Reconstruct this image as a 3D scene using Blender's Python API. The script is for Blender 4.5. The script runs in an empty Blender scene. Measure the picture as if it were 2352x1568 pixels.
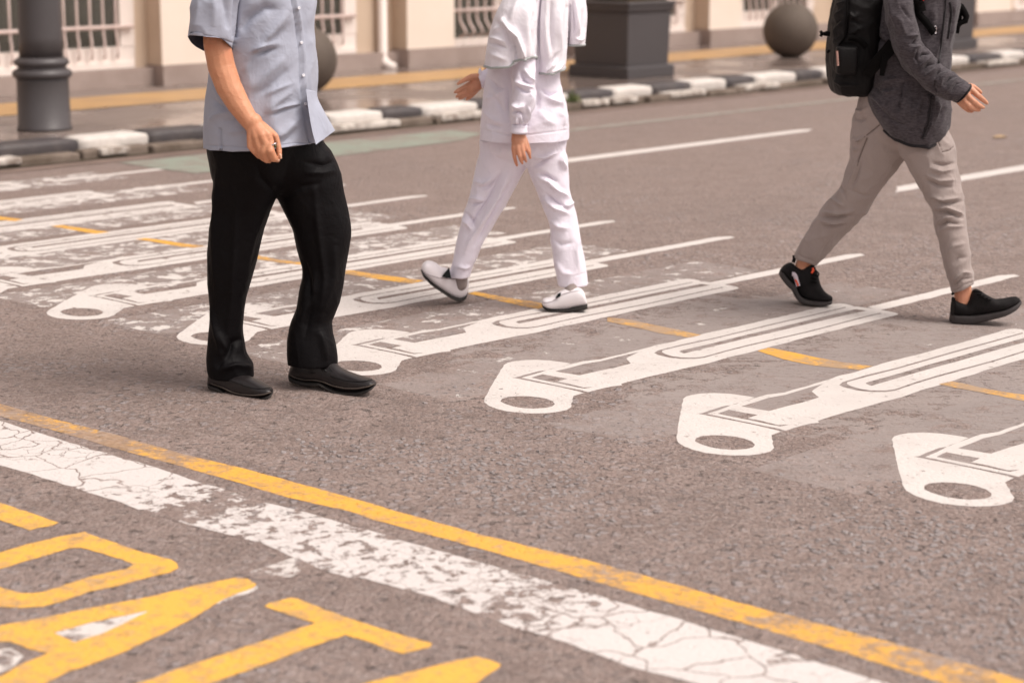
import bpy, bmesh, math, random
import numpy as np
from mathutils import Vector, noise
random.seed(7); np.random.seed(7)
R = math.radians
scene = bpy.context.scene
COL = scene.collection

# ------------------------------------------------------------------ survey
# the photograph was measured on a 2352 px wide copy; F0 focal length in those px
F0, HY, CAMH = 4700.0, -200.0, 1.5
PITCH = math.atan((784 - HY) / F0)
CP, SP = math.cos(PITCH), math.sin(PITCH)

def ray(x, y):
    a, b = (x - 1176) / F0, (y - 784) / F0
    return (a, CP - b * SP, -b * CP - SP)

def ground(x, y, z=0.0):
    d = ray(x, y); t = (z - CAMH) / d[2]
    return Vector((d[0] * t, d[1] * t, z))

def at(x, y, Y):
    """point seen at (x, y) that stands at distance Y"""
    d = ray(x, y); t = Y / d[1]
    return Vector((d[0] * t, Y, CAMH + d[2] * t))

def pxm(y, Y):
    """metres per survey pixel at distance Y"""
    return Y / ray(1176, y)[1] / F0

TH = R(46.3)
UX, UY = math.cos(TH), math.sin(TH)
def road(u, v, z=0.0):
    """u along the street, v towards the building"""
    return Vector((u * UX - v * UY, u * UY + v * UX, z))
def uv_of(p):
    return (p[0] * UX + p[1] * UY, -p[0] * UY + p[1] * UX)

def crop(ox, oy, s):
    return lambda x, y: ((ox + s * x) / 1.74150, (oy + s * y) / 1.74150)

# ------------------------------------------------------------------ object helpers
def tag(o, label=None, cat=None, group=None, kind=None):
    if label: o['label'] = label
    if cat: o['category'] = cat
    if group: o['group'] = group
    if kind: o['kind'] = kind
    return o

def empty(name, loc, rz=0.0):
    o = bpy.data.objects.new(name, None); COL.objects.link(o)
    o.location = loc; o.rotation_euler = (0, 0, rz); o.empty_display_size = 0.1
    return o

def link(name, me, mat=None, parent=None, smooth=False):
    o = bpy.data.objects.new(name, me); COL.objects.link(o)
    if mat is not None:
        me.materials.clear()
        for m in (mat if isinstance(mat, (list, tuple)) else [mat]): me.materials.append(m)
    if smooth:
        me.polygons.foreach_set('use_smooth', [True] * len(me.polygons))
    if parent is not None:
        o.parent = parent
        o.location = -Vector(parent.location) if parent.parent is None else (0, 0, 0)
        if parent.parent is not None or parent.type == 'MESH':
            o.location = (0, 0, 0)
    me.update()
    return o

class MB:
    def __init__(s): s.v = []; s.f = []; s.m = []
    def add(s, v, f, m=0):
        b = len(s.v); s.v += [tuple(p) for p in v]
        s.f += [tuple(i + b for i in q) for q in f]; s.m += [m] * len(f); return s
    def box(s, c, h, axes=None, m=0):
        ax = axes or (Vector((1, 0, 0)), Vector((0, 1, 0)), Vector((0, 0, 1))); c = Vector(c)
        v = [c + ax[0] * h[0] * i + ax[1] * h[1] * j + ax[2] * h[2] * k for i in (-1, 1) for j in (-1, 1) for k in (-1, 1)]
        return s.add(v, [(0, 1, 3, 2), (4, 6, 7, 5), (0, 4, 5, 1), (2, 3, 7, 6), (0, 2, 6, 4), (1, 5, 7, 3)], m)
    def uvbox(s, u0, u1, v0, v1, z0, z1, m=0):
        ax = (Vector((UX, UY, 0)), Vector((-UY, UX, 0)), Vector((0, 0, 1)))
        return s.box(road((u0 + u1) / 2, (v0 + v1) / 2, (z0 + z1) / 2), ((u1 - u0) / 2, (v1 - v0) / 2, (z1 - z0) / 2), ax, m)
    def tube(s, pts, rad, n=8, m=0, cap=True):
        pts = [Vector(p) for p in pts]; k = len(pts)
        rad = rad if isinstance(rad, (list, tuple)) else [rad] * k
        t0 = (pts[1] - pts[0]).normalized(); a = t0.orthogonal().normalized(); v = []
        for i, p in enumerate(pts):
            t = (pts[min(i + 1, k - 1)] - pts[max(i - 1, 0)]).normalized()
            a = (a - t * a.dot(t)).normalized(); b = t.cross(a)
            v += [p + (a * math.cos(2 * math.pi * j / n) + b * math.sin(2 * math.pi * j / n)) * rad[i] for j in range(n)]
        f = [(i * n + j, i * n + (j + 1) % n, (i + 1) * n + (j + 1) % n, (i + 1) * n + j) for i in range(k - 1) for j in range(n)]
        if cap: f += [tuple(range(n))[::-1], tuple(range((k - 1) * n, k * n))]
        return s.add(v, f, m)
    def lathe(s, c, prof, n=48, m=0):
        c = Vector(c); v = []
        for r, z in prof: v += [c + Vector((r * math.cos(2 * math.pi * j / n), r * math.sin(2 * math.pi * j / n), z)) for j in range(n)]
        k = len(prof)
        f = [(i * n + j, i * n + (j + 1) % n, (i + 1) * n + (j + 1) % n, (i + 1) * n + j) for i in range(k - 1) for j in range(n)]
        f += [tuple(range(n))[::-1], tuple(range((k - 1) * n, k * n))]
        return s.add(v, f, m)
    def capsule(s, a, ra, b, rb, n=14, rings=5):
        a, b = Vector(a), Vector(b); d = b - a; L = d.length
        t = d / L if L > 1e-6 else Vector((0, 0, 1)); x = t.orthogonal().normalized(); y = t.cross(x)
        v = [a - t * ra]; pro = []
        for i in range(1, rings + 1):
            q = -math.pi / 2 + (math.pi / 2) * i / rings; pro.append((a + t * ra * math.sin(q), ra * math.cos(q)))
        for i in range(0, rings):
            q = (math.pi / 2) * i / rings; pro.append((b + t * rb * math.sin(q), rb * math.cos(q)))
        for p, r in pro: v += [p + (x * math.cos(2 * math.pi * j / n) + y * math.sin(2 * math.pi * j / n)) * r for j in range(n)]
        v.append(b + t * rb); k = len(pro); e = len(v) - 1
        f = [(0, 1 + (j + 1) % n, 1 + j) for j in range(n)]
        f += [(1 + i * n + j, 1 + i * n + (j + 1) % n, 1 + (i + 1) * n + (j + 1) % n, 1 + (i + 1) * n + j) for i in range(k - 1) for j in range(n)]
        f += [(1 + (k - 1) * n + j, 1 + (k - 1) * n + (j + 1) % n, e) for j in range(n)]
        return s.add(v, f)
    def mesh(s, name):
        me = bpy.data.meshes.new(name); me.from_pydata([tuple(p) for p in s.v], [], s.f)
        if any(s.m): me.polygons.foreach_set('material_index', s.m)
        me.validate(); me.update(); return me
    def build(s, name, mat, parent=None, smooth=False):
        return link(name, s.mesh(name), mat, parent, smooth)

def bevel(o, w, seg=2, angle=40):
    m = o.modifiers.new('bevel', 'BEVEL'); m.width = w; m.segments = seg; m.limit_method = 'ANGLE'; m.angle_limit = R(angle)
    return o

def evaluated(o):
    dg = bpy.context.evaluated_depsgraph_get()
    return bpy.data.meshes.new_from_object(o.evaluated_get(dg), depsgraph=dg)

def remesh(me, voxel, smooth=4, factor=0.5):
    o = bpy.data.objects.new('tmp', me); COL.objects.link(o)
    m = o.modifiers.new('r', 'REMESH'); m.mode = 'VOXEL'; m.voxel_size = voxel; m.adaptivity = 0
    if smooth:
        k = o.modifiers.new('s', 'SMOOTH'); k.factor = factor; k.iterations = smooth
    out = evaluated(o); bpy.data.objects.remove(o)
    return out

def smooth1d(P, closed=False):
    return P

def catmull(S, per):
    """dense Catmull-Rom through the rows of S"""
    S = np.asarray(S, float); out = []
    n = len(S)
    for i in range(n - 1):
        p0, p1, p2, p3 = S[max(i - 1, 0)], S[i], S[i + 1], S[min(i + 2, n - 1)]
        for k in range(per):
            t = k / per
            out.append(0.5 * ((2 * p1) + (-p0 + p2) * t + (2 * p0 - 5 * p1 + 4 * p2 - p3) * t * t + (-p0 + 3 * p1 - 3 * p2 + p3) * t ** 3))
    out.append(S[-1]); return np.array(out)

def loft(st, segs=72, per=8, n=2.3, hollow=0.0, close0=True, capstep=True, flat=None):
    """st rows: Ax, Ay, AY, Bx, By, BY, half depth, far-side lift: silhouette ends of every
    ring (survey px and distance) and the half depth across.  Returns verts, faces, ring size and the index of the hem ring."""
    S = catmull(st, per)
    rings = []
    for a in S:
        A, B = at(a[0], a[1], a[2]), at(a[3], a[4], a[5])
        rings.append(((A + B) / 2, (B - A) / 2, Vector((0, a[6], a[7] if len(a) > 7 else 0))))
    hem = len(rings) - 1
    if hollow:
        c, e1, e2 = rings[-1]
        up = (rings[-3][0] - c).normalized()
        for k, (q, sc) in enumerate(((0.0, 0.985), (0.004, 0.965), (0.3, 0.90), (0.7, 0.83), (1.0, 0.76))):
            rings.append((c + up * hollow * q, e1 * sc, e2 * sc))
    V, Fc = [], []
    for c, e1, e2 in rings:
        for j in range(segs):
            t = 2 * math.pi * j / segs; cx, sy = math.cos(t), math.sin(t)
            ex = 2.0 / n
            V.append(c + e1 * math.copysign(abs(cx) ** ex, cx) + e2 * math.copysign(abs(sy) ** ex, sy))
    for i in range(len(rings) - 1):
        for j in range(segs):
            Fc.append((i * segs + j, i * segs + (j + 1) % segs, (i + 1) * segs + (j + 1) % segs, (i + 1) * segs + j))
    for i, flip in ((0, False), (len(rings) - 1, True)):
        b = len(V); V.append(rings[i][0]); k = i * segs
        for j in range(segs):
            q = (k + (j + 1) % segs, k + j, b); Fc.append(q[::-1] if flip else q)
    return V, Fc, segs, hem

def edges(Lp, Rp, ys, Y0, Y1, dsc=1.0, dmin=0.03, n=None):
    """stations with level rings from traced left and right outlines"""
    L = np.array(sorted(Lp, key=lambda p: p[1])); Q = np.array(sorted(Rp, key=lambda p: p[1])); out = []
    for y in ys:
        xl = np.interp(y, L[:, 1], L[:, 0]); xr = np.interp(y, Q[:, 1], Q[:, 0])
        t = (y - ys[0]) / (ys[-1] - ys[0]); Y = Y0 + (Y1 - Y0) * t
        out.append((xl, y, Y, xr, y, Y, max(dmin, (xr - xl) / 2 * pxm(y, Y) * dsc), 0))
    return out

def project(co):
    x, y, z = co[:, 0], co[:, 1], co[:, 2] - CAMH
    fw = y * CP - z * SP; up = y * SP + z * CP
    return 1176 + F0 * x / fw, 784 - F0 * up / fw

def get_co(me):
    a = np.empty(len(me.vertices) * 3); me.vertices.foreach_get('co', a); return a.reshape(-1, 3)
def get_no(me):
    a = np.empty(len(me.vertices) * 3); me.vertices.foreach_get('normal', a); return a.reshape(-1, 3)
def set_co(me, co):
    me.vertices.foreach_set('co', co.reshape(-1)); me.update()

def folds(me, strokes, wob=0.0, wscale=(6, 6, 6), seed=0.0, both=False, fine=0.0):
    """cloth relief: every stroke is a crease line on the garment with a width (px) and height (mm)"""
    co = get_co(me); no = get_no(me); px, py = project(co)
    view = np.stack([co[:, 0], co[:, 1], co[:, 2] - CAMH], 1); view /= np.linalg.norm(view, axis=1)[:, None]
    face = np.clip(-(no * view).sum(1) * 2.2, 0, 1)
    d = np.zeros(len(co))
    for s in strokes:
        pts, w, amp = s[0], s[1], s[2]
        best = np.full(len(co), 1e9); par = np.zeros(len(co)); L = 0
        seg = [math.dist(pts[i], pts[i + 1]) for i in range(len(pts) - 1)]; T = sum(seg)
        for i in range(len(pts) - 1):
            ax, ay = pts[i]; bx, by = pts[i + 1]; dx, dy = bx - ax, by - ay; l2 = dx * dx + dy * dy
            t = np.clip(((px - ax) * dx + (py - ay) * dy) / l2, 0, 1)
            q = np.hypot(px - ax - t * dx, py - ay - t * dy)
            k = q < best; best[k] = q[k]; par[k] = ((L + t * seg[i]) / T)[k]; L += seg[i]
        tp = 1.0 if len(s) > 3 and s[3] else np.sin(np.clip(par, 0.02, 0.98) * math.pi) ** 0.6
        d += face * tp * amp * 0.001 * np.exp(-(best / w) ** 1.5)
    if wob or fine:
        for i in range(len(co)):
            p = co[i]
            q = Vector((p[0] * wscale[0] + seed, p[1] * wscale[1], p[2] * wscale[2] + seed))
            d[i] += wob * noise.noise(q)
            if fine:
                e = noise.noise(q * 2.3 + Vector((9, 3, 1))); d[i] += fine * (0.5 - 2.6 * abs(e) ** 0.8)
    set_co(me, co + no * d[:, None])

def grid_mesh(name, parts):
    b = MB()
    for V, Fc, *_ in parts: b.add(V, Fc)
    me = b.mesh(name); bm = bmesh.new(); bm.from_mesh(me); bmesh.ops.recalc_face_normals(bm, faces=bm.faces); bm.to_mesh(me); bm.free(); me.update()
    return me

# ------------------------------------------------------------------ materials
class NT:
    def __init__(s, name):
        s.m = bpy.data.materials.new(name); s.m.use_nodes = True; s.t = s.m.node_tree
        s.t.nodes.clear()
        s.out = s.n('ShaderNodeOutputMaterial'); s.bs = s.n('ShaderNodeBsdfPrincipled')
        s.l(s.bs.outputs[0], s.out.inputs[0])
    def n(s, t, **k):
        x = s.t.nodes.new(t)
        for a, b in k.items(): setattr(x, a, b)
        return x
    def l(s, a, b): s.t.links.new(a, b)
    def put(s, sock, v):
        if hasattr(v, 'is_output') or isinstance(v, bpy.types.NodeSocket): s.l(v, sock)
        else: sock.default_value = v
    def math(s, op, a, b=0.0, c=None, clamp=False):
        x = s.n('ShaderNodeMath', operation=op); x.use_clamp = clamp
        s.put(x.inputs[0], a); s.put(x.inputs[1], b)
        if c is not None: s.put(x.inputs[2], c)
        return x.outputs[0]
    def smooth(s, a, lo, hi):
        x = s.n('ShaderNodeMapRange', interpolation_type='SMOOTHSTEP'); s.put(x.inputs[0], a); s.put(x.inputs[1], lo); s.put(x.inputs[2], hi)
        return x.outputs[0]
    def mix(s, f, a, b, blend='MIX'):
        x = s.n('ShaderNodeMix', data_type='RGBA', blend_type=blend); s.put(x.inputs[0], f)
        s.put(x.inputs[6], a if not isinstance(a, tuple) else (*a, 1)[:4]); s.put(x.inputs[7], b if not isinstance(b, tuple) else (*b, 1)[:4])
        return x.outputs[2]
    def pos(s):
        if not hasattr(s, '_p'): s._p = s.n('ShaderNodeNewGeometry').outputs['Position']
        return s._p
    def scaled(s, v, sc):
        x = s.n('ShaderNodeVectorMath', operation='MULTIPLY'); s.l(v, x.inputs[0]); x.inputs[1].default_value = sc; return x.outputs[0]
    def dot(s, v, k):
        x = s.n('ShaderNodeVectorMath', operation='DOT_PRODUCT'); s.l(v, x.inputs[0]); x.inputs[1].default_value = k; return x.outputs['Value']
    def noise(s, v, scale, detail=3, rough=0.55, dist=0.0):
        x = s.n('ShaderNodeTexNoise'); s.l(v, x.inputs['Vector']); x.inputs['Scale'].default_value = scale
        x.inputs['Detail'].default_value = detail; x.inputs['Roughness'].default_value = rough; x.inputs['Distortion'].default_value = dist
        return x.outputs[0]
    def voro(s, v, scale, feature='F1', rnd=1.0):
        x = s.n('ShaderNodeTexVoronoi', feature=feature); s.l(v, x.inputs['Vector']); x.inputs['Scale'].default_value = scale
        x.inputs['Randomness'].default_value = rnd
        return x
    def bump(s, h, strength=1.0, dist=0.01, normal=None):
        x = s.n('ShaderNodeBump'); s.put(x.inputs['Height'], h); x.inputs['Strength'].default_value = strength; x.inputs['Distance'].default_value = dist
        if normal: s.l(normal, x.inputs['Normal'])
        s.l(x.outputs[0], s.bs.inputs['Normal']); return x
    def fin(s, col=None, rough=None, spec=None, metal=None):
        if col is not None: s.put(s.bs.inputs['Base Color'], col if not isinstance(col, tuple) else (*col, 1)[:4])
        if rough is not None: s.put(s.bs.inputs['Roughness'], rough)
        if spec is not None: s.put(s.bs.inputs['Specular IOR Level'], spec)
        if metal is not None: s.bs.inputs['Metallic'].default_value = metal
        return s.m

def asphalt_core(s):
    """worn street asphalt: bound chippings, patches, sealed strips round the crossing"""
    p = s.pos(); u = s.dot(p, (UX, UY, 0)); v = s.dot(p, (-UY, UX, 0))
    big = s.noise(p, 0.8, 4); mid = s.noise(p, 5.0, 5, 0.6); fine = s.noise(p, 60.0, 5, 0.7); grit = s.noise(p, 260.0, 2, 0.6)
    warp = s.n('ShaderNodeVectorMath', operation='ADD'); s.l(p, warp.inputs[0])
    nz = s.n('ShaderNodeTexNoise'); s.l(p, nz.inputs['Vector']); nz.inputs['Scale'].default_value = 40
    sc = s.n('ShaderNodeVectorMath', operation='SCALE'); s.l(nz.outputs[1], sc.inputs[0]); sc.inputs['Scale'].default_value = 0.012
    s.l(sc.outputs[0], warp.inputs[1]); w = warp.outputs[0]
    v1 = s.voro(w, 62.0); v2 = s.voro(w, 130.0); v3 = s.voro(w, 34.0)
    rnd = s.n('ShaderNodeSeparateColor'); s.l(v1.outputs['Color'], rnd.inputs[0])
    rnd3 = s.n('ShaderNodeSeparateColor'); s.l(v3.outputs['Color'], rnd3.inputs[0])
    # sealed strips (older bars blacked out) end at u = 6.5
    sn = s.math('ADD', s.noise(p, 9.0, 6, 0.68), s.math('MULTIPLY', mid, 0.35))
    reg = s.math('MULTIPLY', s.smooth(u, 4.0, 5.3), s.math('SUBTRACT', 1.0, s.smooth(u, 6.50, 6.54)))
    reg = s.math('MULTIPLY', reg, s.math('SUBTRACT', 1.0, s.smooth(v, 4.6, 6.4)))
    seal = s.math('MULTIPLY', s.smooth(s.math('ADD', sn, s.math('MULTIPLY', reg, 0.42)), 0.98, 1.06), s.smooth(reg, 0.02, 0.25))
    hol = s.smooth(s.math('ADD', s.noise(s.scaled(p, (1.0, 2.2, 1.0)), 13.0, 6, 0.72), s.math('MULTIPLY', s.noise(p, 1.7, 2), 0.35)), 0.72, 0.78)
    seal = s.math('MULTIPLY', seal, s.math('SUBTRACT', 1.0, hol))
    # coarse chippings come up in patches near the front
    coarse = s.math('MULTIPLY', s.smooth(s.noise(p, 1.3, 3), 0.42, 0.62), s.math('SUBTRACT', 1.0, seal))
    stone = s.math('MULTIPLY', s.smooth(rnd3.outputs[0], 0.55, 0.75), s.smooth(s.math('SUBTRACT', 0.55, v3.outputs[0]), 0.0, 0.22))
    stone = s.math('MULTIPLY', stone, coarse)
    h = s.math('ADD', s.math('MULTIPLY', s.math('SUBTRACT', 0.7, v1.outputs[0]), 0.75), s.math('MULTIPLY', s.math('SUBTRACT', 0.7, v2.outputs[0]), 0.35))
    h = s.math('ADD', h, s.math('MULTIPLY', fine, 0.9)); h = s.math('ADD', h, s.math('MULTIPLY', stone, 0.9))
    pit = s.smooth(s.math('ADD', s.noise(p, 26.0, 4, 0.6), s.math('MULTIPLY', mid, 0.25)), 0.72, 0.83)
    h = s.math('SUBTRACT', h, s.math('MULTIPLY', pit, 1.0))
    keep = s.math('SUBTRACT', 1.0, s.math('MULTIPLY', seal, 0.78))
    h = s.math('MULTIPLY', h, keep)
    h = s.math('ADD', h, s.math('MULTIPLY', seal, 0.7))
    base = s.mix(s.smooth(s.math('ADD', s.math('MULTIPLY', mid, 0.5), s.math('MULTIPLY', fine, 0.6)), 0.35, 0.8), (0.174, 0.127, 0.110), (0.338, 0.256, 0.227))
    base = s.mix(s.math('MULTIPLY', s.smooth(rnd.outputs[0], 0.6, 1.0), 0.55), base, (0.365, 0.30, 0.275))
    base = s.mix(s.math('MULTIPLY', s.smooth(rnd.outputs[1], 0.72, 1.0), 0.5), base, (0.125, 0.105, 0.102))
    base = s.mix(s.math('MULTIPLY', stone, 0.6), base, (0.36, 0.33, 0.335))
    base = s.mix(s.math('MULTIPLY', s.smooth(big, 0.35, 0.7), 0.3), base, (0.215, 0.163, 0.145))
    tyre = s.math('MULTIPLY', s.smooth(s.noise(s.scaled(p, (1.0, 1.0, 1.0)), 0.55, 3, 0.5), 0.5, 0.72), 0.22)
    base = s.mix(tyre, base, (0.16, 0.128, 0.118))
    oil = s.smooth(s.math('ADD', s.noise(p, 2.6, 5, 0.65), s.math('MULTIPLY', s.noise(p, 17.0, 3), 0.12)), 0.70, 0.80)
    base = s.mix(s.math('MULTIPLY', oil, 0.45), base, (0.11, 0.088, 0.08))
    base = s.mix(s.math('MULTIPLY', s.smooth(s.math('ADD', s.noise(p, 75.0, 3, 0.6), s.math('MULTIPLY', mid, 0.12)), 0.66, 0.78), 0.6), base, (0.46, 0.385, 0.36))
    base = s.mix(s.math('MULTIPLY', pit, 0.6), base, (0.085, 0.068, 0.06))
    sealc = s.mix(mid, (0.25, 0.211, 0.196), (0.315, 0.268, 0.25))
    base = s.mix(s.math('MULTIPLY', seal, 0.78), base, sealc)
    # carriageway nearer the kerb is finer and browner
    far = s.smooth(v, 5.5, 8.5)
    base = s.mix(s.math('MULTIPLY', far, 0.45), base, (0.252, 0.190, 0.167))
    rough = s.math('SUBTRACT', 0.74, s.math('MULTIPLY', seal, 0.16))
    return base, rough, h, u, v, p, mid, fine

def mat_asphalt():
    s = NT('asphalt'); c, r, h, *_ = asphalt_core(s)
    s.bump(h, 1.0, 0.0085); return s.fin(c, r, 0.4)

def mat_paint(name, col, thr=0.3, soft=0.05, crack=0.0, fade=0.0, scale=9.0, regions=None, dirt=0.25, fregions=None, speck=0.0, streak=0.0, under=0.0):
    """road paint on the asphalt, flaked where the noise falls under thr"""
    s = NT(name); c, r, h, u, v, p, mid, fine = asphalt_core(s)
    if under:      # blacked-out bar: smooth sealer left under the flakes of paint
        um = s.smooth(s.math('ADD', s.noise(p, 8.0, 6, 0.7), s.math('MULTIPLY', s.noise(p, 40.0, 4, 0.7), 0.3)), 0.50, 0.70)
        um = s.math('MULTIPLY', um, under)
        c = s.mix(um, c, s.mix(mid, (0.235, 0.197, 0.184), (0.30, 0.256, 0.241)))
        h = s.math('MULTIPLY', h, s.math('SUBTRACT', 1.0, s.math('MULTIPLY', um, 0.7)))
    wn = s.noise(p, scale, 9, 0.72, 0.3)
    t = thr
    if regions:
        acc = None
        for (axis, lo0, lo1, hi0, hi1, add) in regions:
            q = {'u': u, 'v': v}[axis]
            b = s.math('MULTIPLY', s.smooth(q, lo0, lo1), s.math('SUBTRACT', 1.0, s.smooth(q, hi0, hi1)))
            b = s.math('MULTIPLY', b, add); acc = b if acc is None else s.math('ADD', acc, b)
        t = s.math('ADD', acc, thr)
    m = s.smooth(s.math('SUBTRACT', wn, t), -soft, soft)
    if crack:
        wv = s.n('ShaderNodeTexNoise'); s.l(p, wv.inputs['Vector']); wv.inputs['Scale'].default_value = 9; wv.inputs['Detail'].default_value = 5
        sc = s.n('ShaderNodeVectorMath', operation='SCALE'); s.l(wv.outputs[1], sc.inputs[0]); sc.inputs['Scale'].default_value = 0.11
        ad = s.n('ShaderNodeVectorMath', operation='ADD'); s.l(p, ad.inputs[0]); s.l(sc.outputs[0], ad.inputs[1])
        e = s.voro(ad.outputs[0], 6.2, 'DISTANCE_TO_EDGE').outputs['Distance']
        e2 = s.voro(ad.outputs[0], 15.0, 'DISTANCE_TO_EDGE').outputs['Distance']
        g = s.math('ADD', 0.25, s.math('ADD', s.math('SUBTRACT', 1.0, s.smooth(v, 2.7, 3.3)), s.smooth(v, 4.2, 4.6)), clamp=True)
        k = s.math('SUBTRACT', 1.0, s.smooth(e, 0.006, 0.026)); k2 = s.math('SUBTRACT', 1.0, s.smooth(e2, 0.006, 0.022))
        k = s.math('MAXIMUM', k, s.math('MULTIPLY', k2, s.smooth(s.noise(p, 4.0, 3), 0.5, 0.62)))
        m = s.math('MULTIPLY', m, s.math('SUBTRACT', 1.0, s.math('MULTIPLY', s.math('MULTIPLY', k, g), crack)))
    dc = s.mix(s.math('MULTIPLY', s.smooth(mid, 0.4, 0.75), dirt), col, tuple(x * 0.62 + y * 0.3 for x, y in zip(col, (0.21, 0.165, 0.15))))
    if fade:
        q = s.math('ADD', s.noise(p, 3.1, 6, 0.7), s.math('MULTIPLY', s.math('SUBTRACT', s.noise(p, 38.0, 5, 0.7), 0.5), 0.55))
        for (axis, lo0, lo1, hi0, hi1, add) in (fregions or []):
            b = s.math('MULTIPLY', s.smooth({'u': u, 'v': v}[axis], lo0, lo1), s.math('SUBTRACT', 1.0, s.smooth({'u': u, 'v': v}[axis], hi0, hi1)))
            q = s.math('ADD', q, s.math('MULTIPLY', b, add))
        fd = s.smooth(q, 0.50, 0.66)
        dc = s.mix(s.math('MULTIPLY', fd, fade), dc, c)
    if speck:
        sp = s.smooth(s.math('ADD', s.noise(p, 22.0, 6, 0.75), s.math('MULTIPLY', mid, 0.2)), 0.57, 0.70)
        dc = s.mix(s.math('MULTIPLY', sp, speck), dc, c)
    if streak:
        st = s.smooth(s.noise(s.scaled(p, (4.0, 22.0, 1.0)), 2.2, 6, 0.75), 0.55, 0.78)
        dc = s.mix(s.math('MULTIPLY', st, streak), dc, tuple(x * 0.6 for x in col))
        hole_ = s.smooth(s.math('ADD', s.noise(p, 30.0, 5, 0.7), s.math('MULTIPLY', mid, 0.22)), 0.735, 0.77)
        dc = s.mix(s.math('MULTIPLY', hole_, 0.85), dc, c)
    cc = s.mix(m, c, dc)
    hh = s.math('ADD', s.math('MULTIPLY', h, s.math('SUBTRACT', 1.0, s.math('MULTIPLY', m, 0.62))), s.math('MULTIPLY', m, 0.55))
    s.bump(hh, 1.0, 0.0045)
    return s.fin(cc, s.math('SUBTRACT', r, s.math('MULTIPLY', m, 0.1)), 0.4)

def mat_simple(name, col, rough=0.6, spec=0.4, var=0.0, vscale=3.0, bump=0.0, bscale=40.0, col2=None, stretch=(1, 1, 1), metal=None, bdist=0.01):
    s = NT(name); c = col
    p = s.scaled(s.pos(), stretch) if stretch != (1, 1, 1) else s.pos()
    if var:
        c = s.mix(s.math('MULTIPLY', s.smooth(s.noise(p, vscale, 5, 0.6), 0.35, 0.68), var), col, col2 or tuple(x * 0.55 for x in col))
    if bump: s.bump(s.noise(p, bscale, 4, 0.6), bump, bdist)
    return s.fin(c, rough, spec, metal)

def mat_cloth(name, col, col2=None, var=0.2, vs=30.0, rough=0.85, sheen=0.15, bump=0.25, bs=700.0, stretch=(1, 1, 1), spec=0.2, wr=11.0, wk=0.55):
    s = NT(name); p = s.scaled(s.pos(), stretch)
    c = s.mix(s.math('MULTIPLY', s.smooth(s.noise(p, vs, 6, 0.65), 0.32, 0.7), var), col, col2 or tuple(x * 0.8 for x in col))
    # fine wrinkles: ridged noise over the weave
    r1 = s.math('ABSOLUTE', s.math('SUBTRACT', s.noise(s.scaled(s.pos(), (1.0, 1.0, 0.62)), wr, 3, 0.55, 0.6), 0.5))
    r2 = s.math('ABSOLUTE', s.math('SUBTRACT', s.noise(s.scaled(s.pos(), (0.8, 0.8, 1.25)), wr * 2.3, 2, 0.5, 0.4), 0.5))
    hh = s.math('ADD', s.math('MULTIPLY', r1, -2.2), s.math('MULTIPLY', r2, -0.8))
    b1 = s.n('ShaderNodeBump'); s.l(hh, b1.inputs['Height']); b1.inputs['Strength'].default_value = wk; b1.inputs['Distance'].default_value = 0.006
    s.bump(s.noise(s.pos(), bs, 3, 0.7), bump, 0.002, b1.outputs[0])
    s.bs.inputs['Sheen Weight'].default_value = sheen; s.bs.inputs['Sheen Roughness'].default_value = 0.5
    return s.fin(c, rough, spec)

def mat_skin(name, col, col2):
    s = NT(name); p = s.pos()
    c = s.mix(s.smooth(s.noise(p, 26.0, 4, 0.6), 0.35, 0.7), col, col2)
    s.bs.inputs['Subsurface Weight'].default_value = 0.12; s.bs.inputs['Subsurface Radius'].default_value = (0.012, 0.005, 0.003)
    s.bs.inputs['Subsurface Scale'].default_value = 0.6
    c = s.mix(s.math('MULTIPLY', s.smooth(s.noise(p, 9.0, 3, 0.5), 0.48, 0.68), 0.55), c, (col[0] * 0.92, col[1] * 0.74, col[2] * 0.70))
    c = s.mix(s.math('MULTIPLY', s.smooth(s.noise(p, 210.0, 3, 0.6), 0.6, 0.75), 0.35), c, (col[0] * 0.72, col[1] * 0.58, col[2] * 0.5))
    vein = s.math('ABSOLUTE', s.math('SUBTRACT', s.noise(p, 17.0, 3, 0.5, 0.5), 0.5))
    s.bump(s.math('ADD', s.math('MULTIPLY', s.noise(p, 190.0, 4, 0.65), 0.6), s.math('MULTIPLY', s.smooth(vein, 0.05, 0.0), 0.3)), 0.45, 0.003)
    return s.fin(c, 0.48, 0.4)

M = {}
M['asphalt'] = mat_asphalt()
WHITE = (0.625, 0.575, 0.545); YEL = (0.72, 0.375, 0.062)
M['pin'] = mat_paint('pin_paint', WHITE, thr=0.325, soft=0.02, dirt=0.3, streak=0.36, scale=11.0, regions=[('v', 5.1, 7.0, 90, 91, 0.06)])
M['line'] = mat_paint('thin_line_paint', WHITE, thr=0.30, soft=0.06, dirt=0.35)
M['band'] = mat_paint('stop_band_paint', (0.63, 0.578, 0.556), thr=0.33, soft=0.022, crack=0.95, scale=19.0, dirt=0.12, regions=[('v', 2.55, 2.95, 4.2, 4.5, 0.125), ('v', 3.93, 4.06, 4.10, 4.22, 0.12), ('v', 2.8, 2.95, 3.0, 3.2, 0.04)])
M['yline'] = mat_paint('yellow_line_paint', YEL, thr=0.26, soft=0.06, fade=0.8, dirt=0.3, fregions=[('v', 4.3, 4.6, 5.3, 5.5, 0.16), ('v', 1.7, 1.85, 2.35, 2.65, 0.07), ('v', 2.9, 3.2, 4.0, 4.2, -0.05)], speck=0.5)
M['ydash'] = mat_paint('yellow_dash_paint', (0.72, 0.37, 0.05), thr=0.22, soft=0.05, fade=0.7, dirt=0.2, speck=0.25, fregions=[('v', 4.3, 4.45, 5.0, 5.15, 0.15), ('v', 2.8, 3.0, 3.6, 3.75, 0.12), ('v', 3.7, 3.8, 4.2, 4.3, 0.07)])
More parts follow.
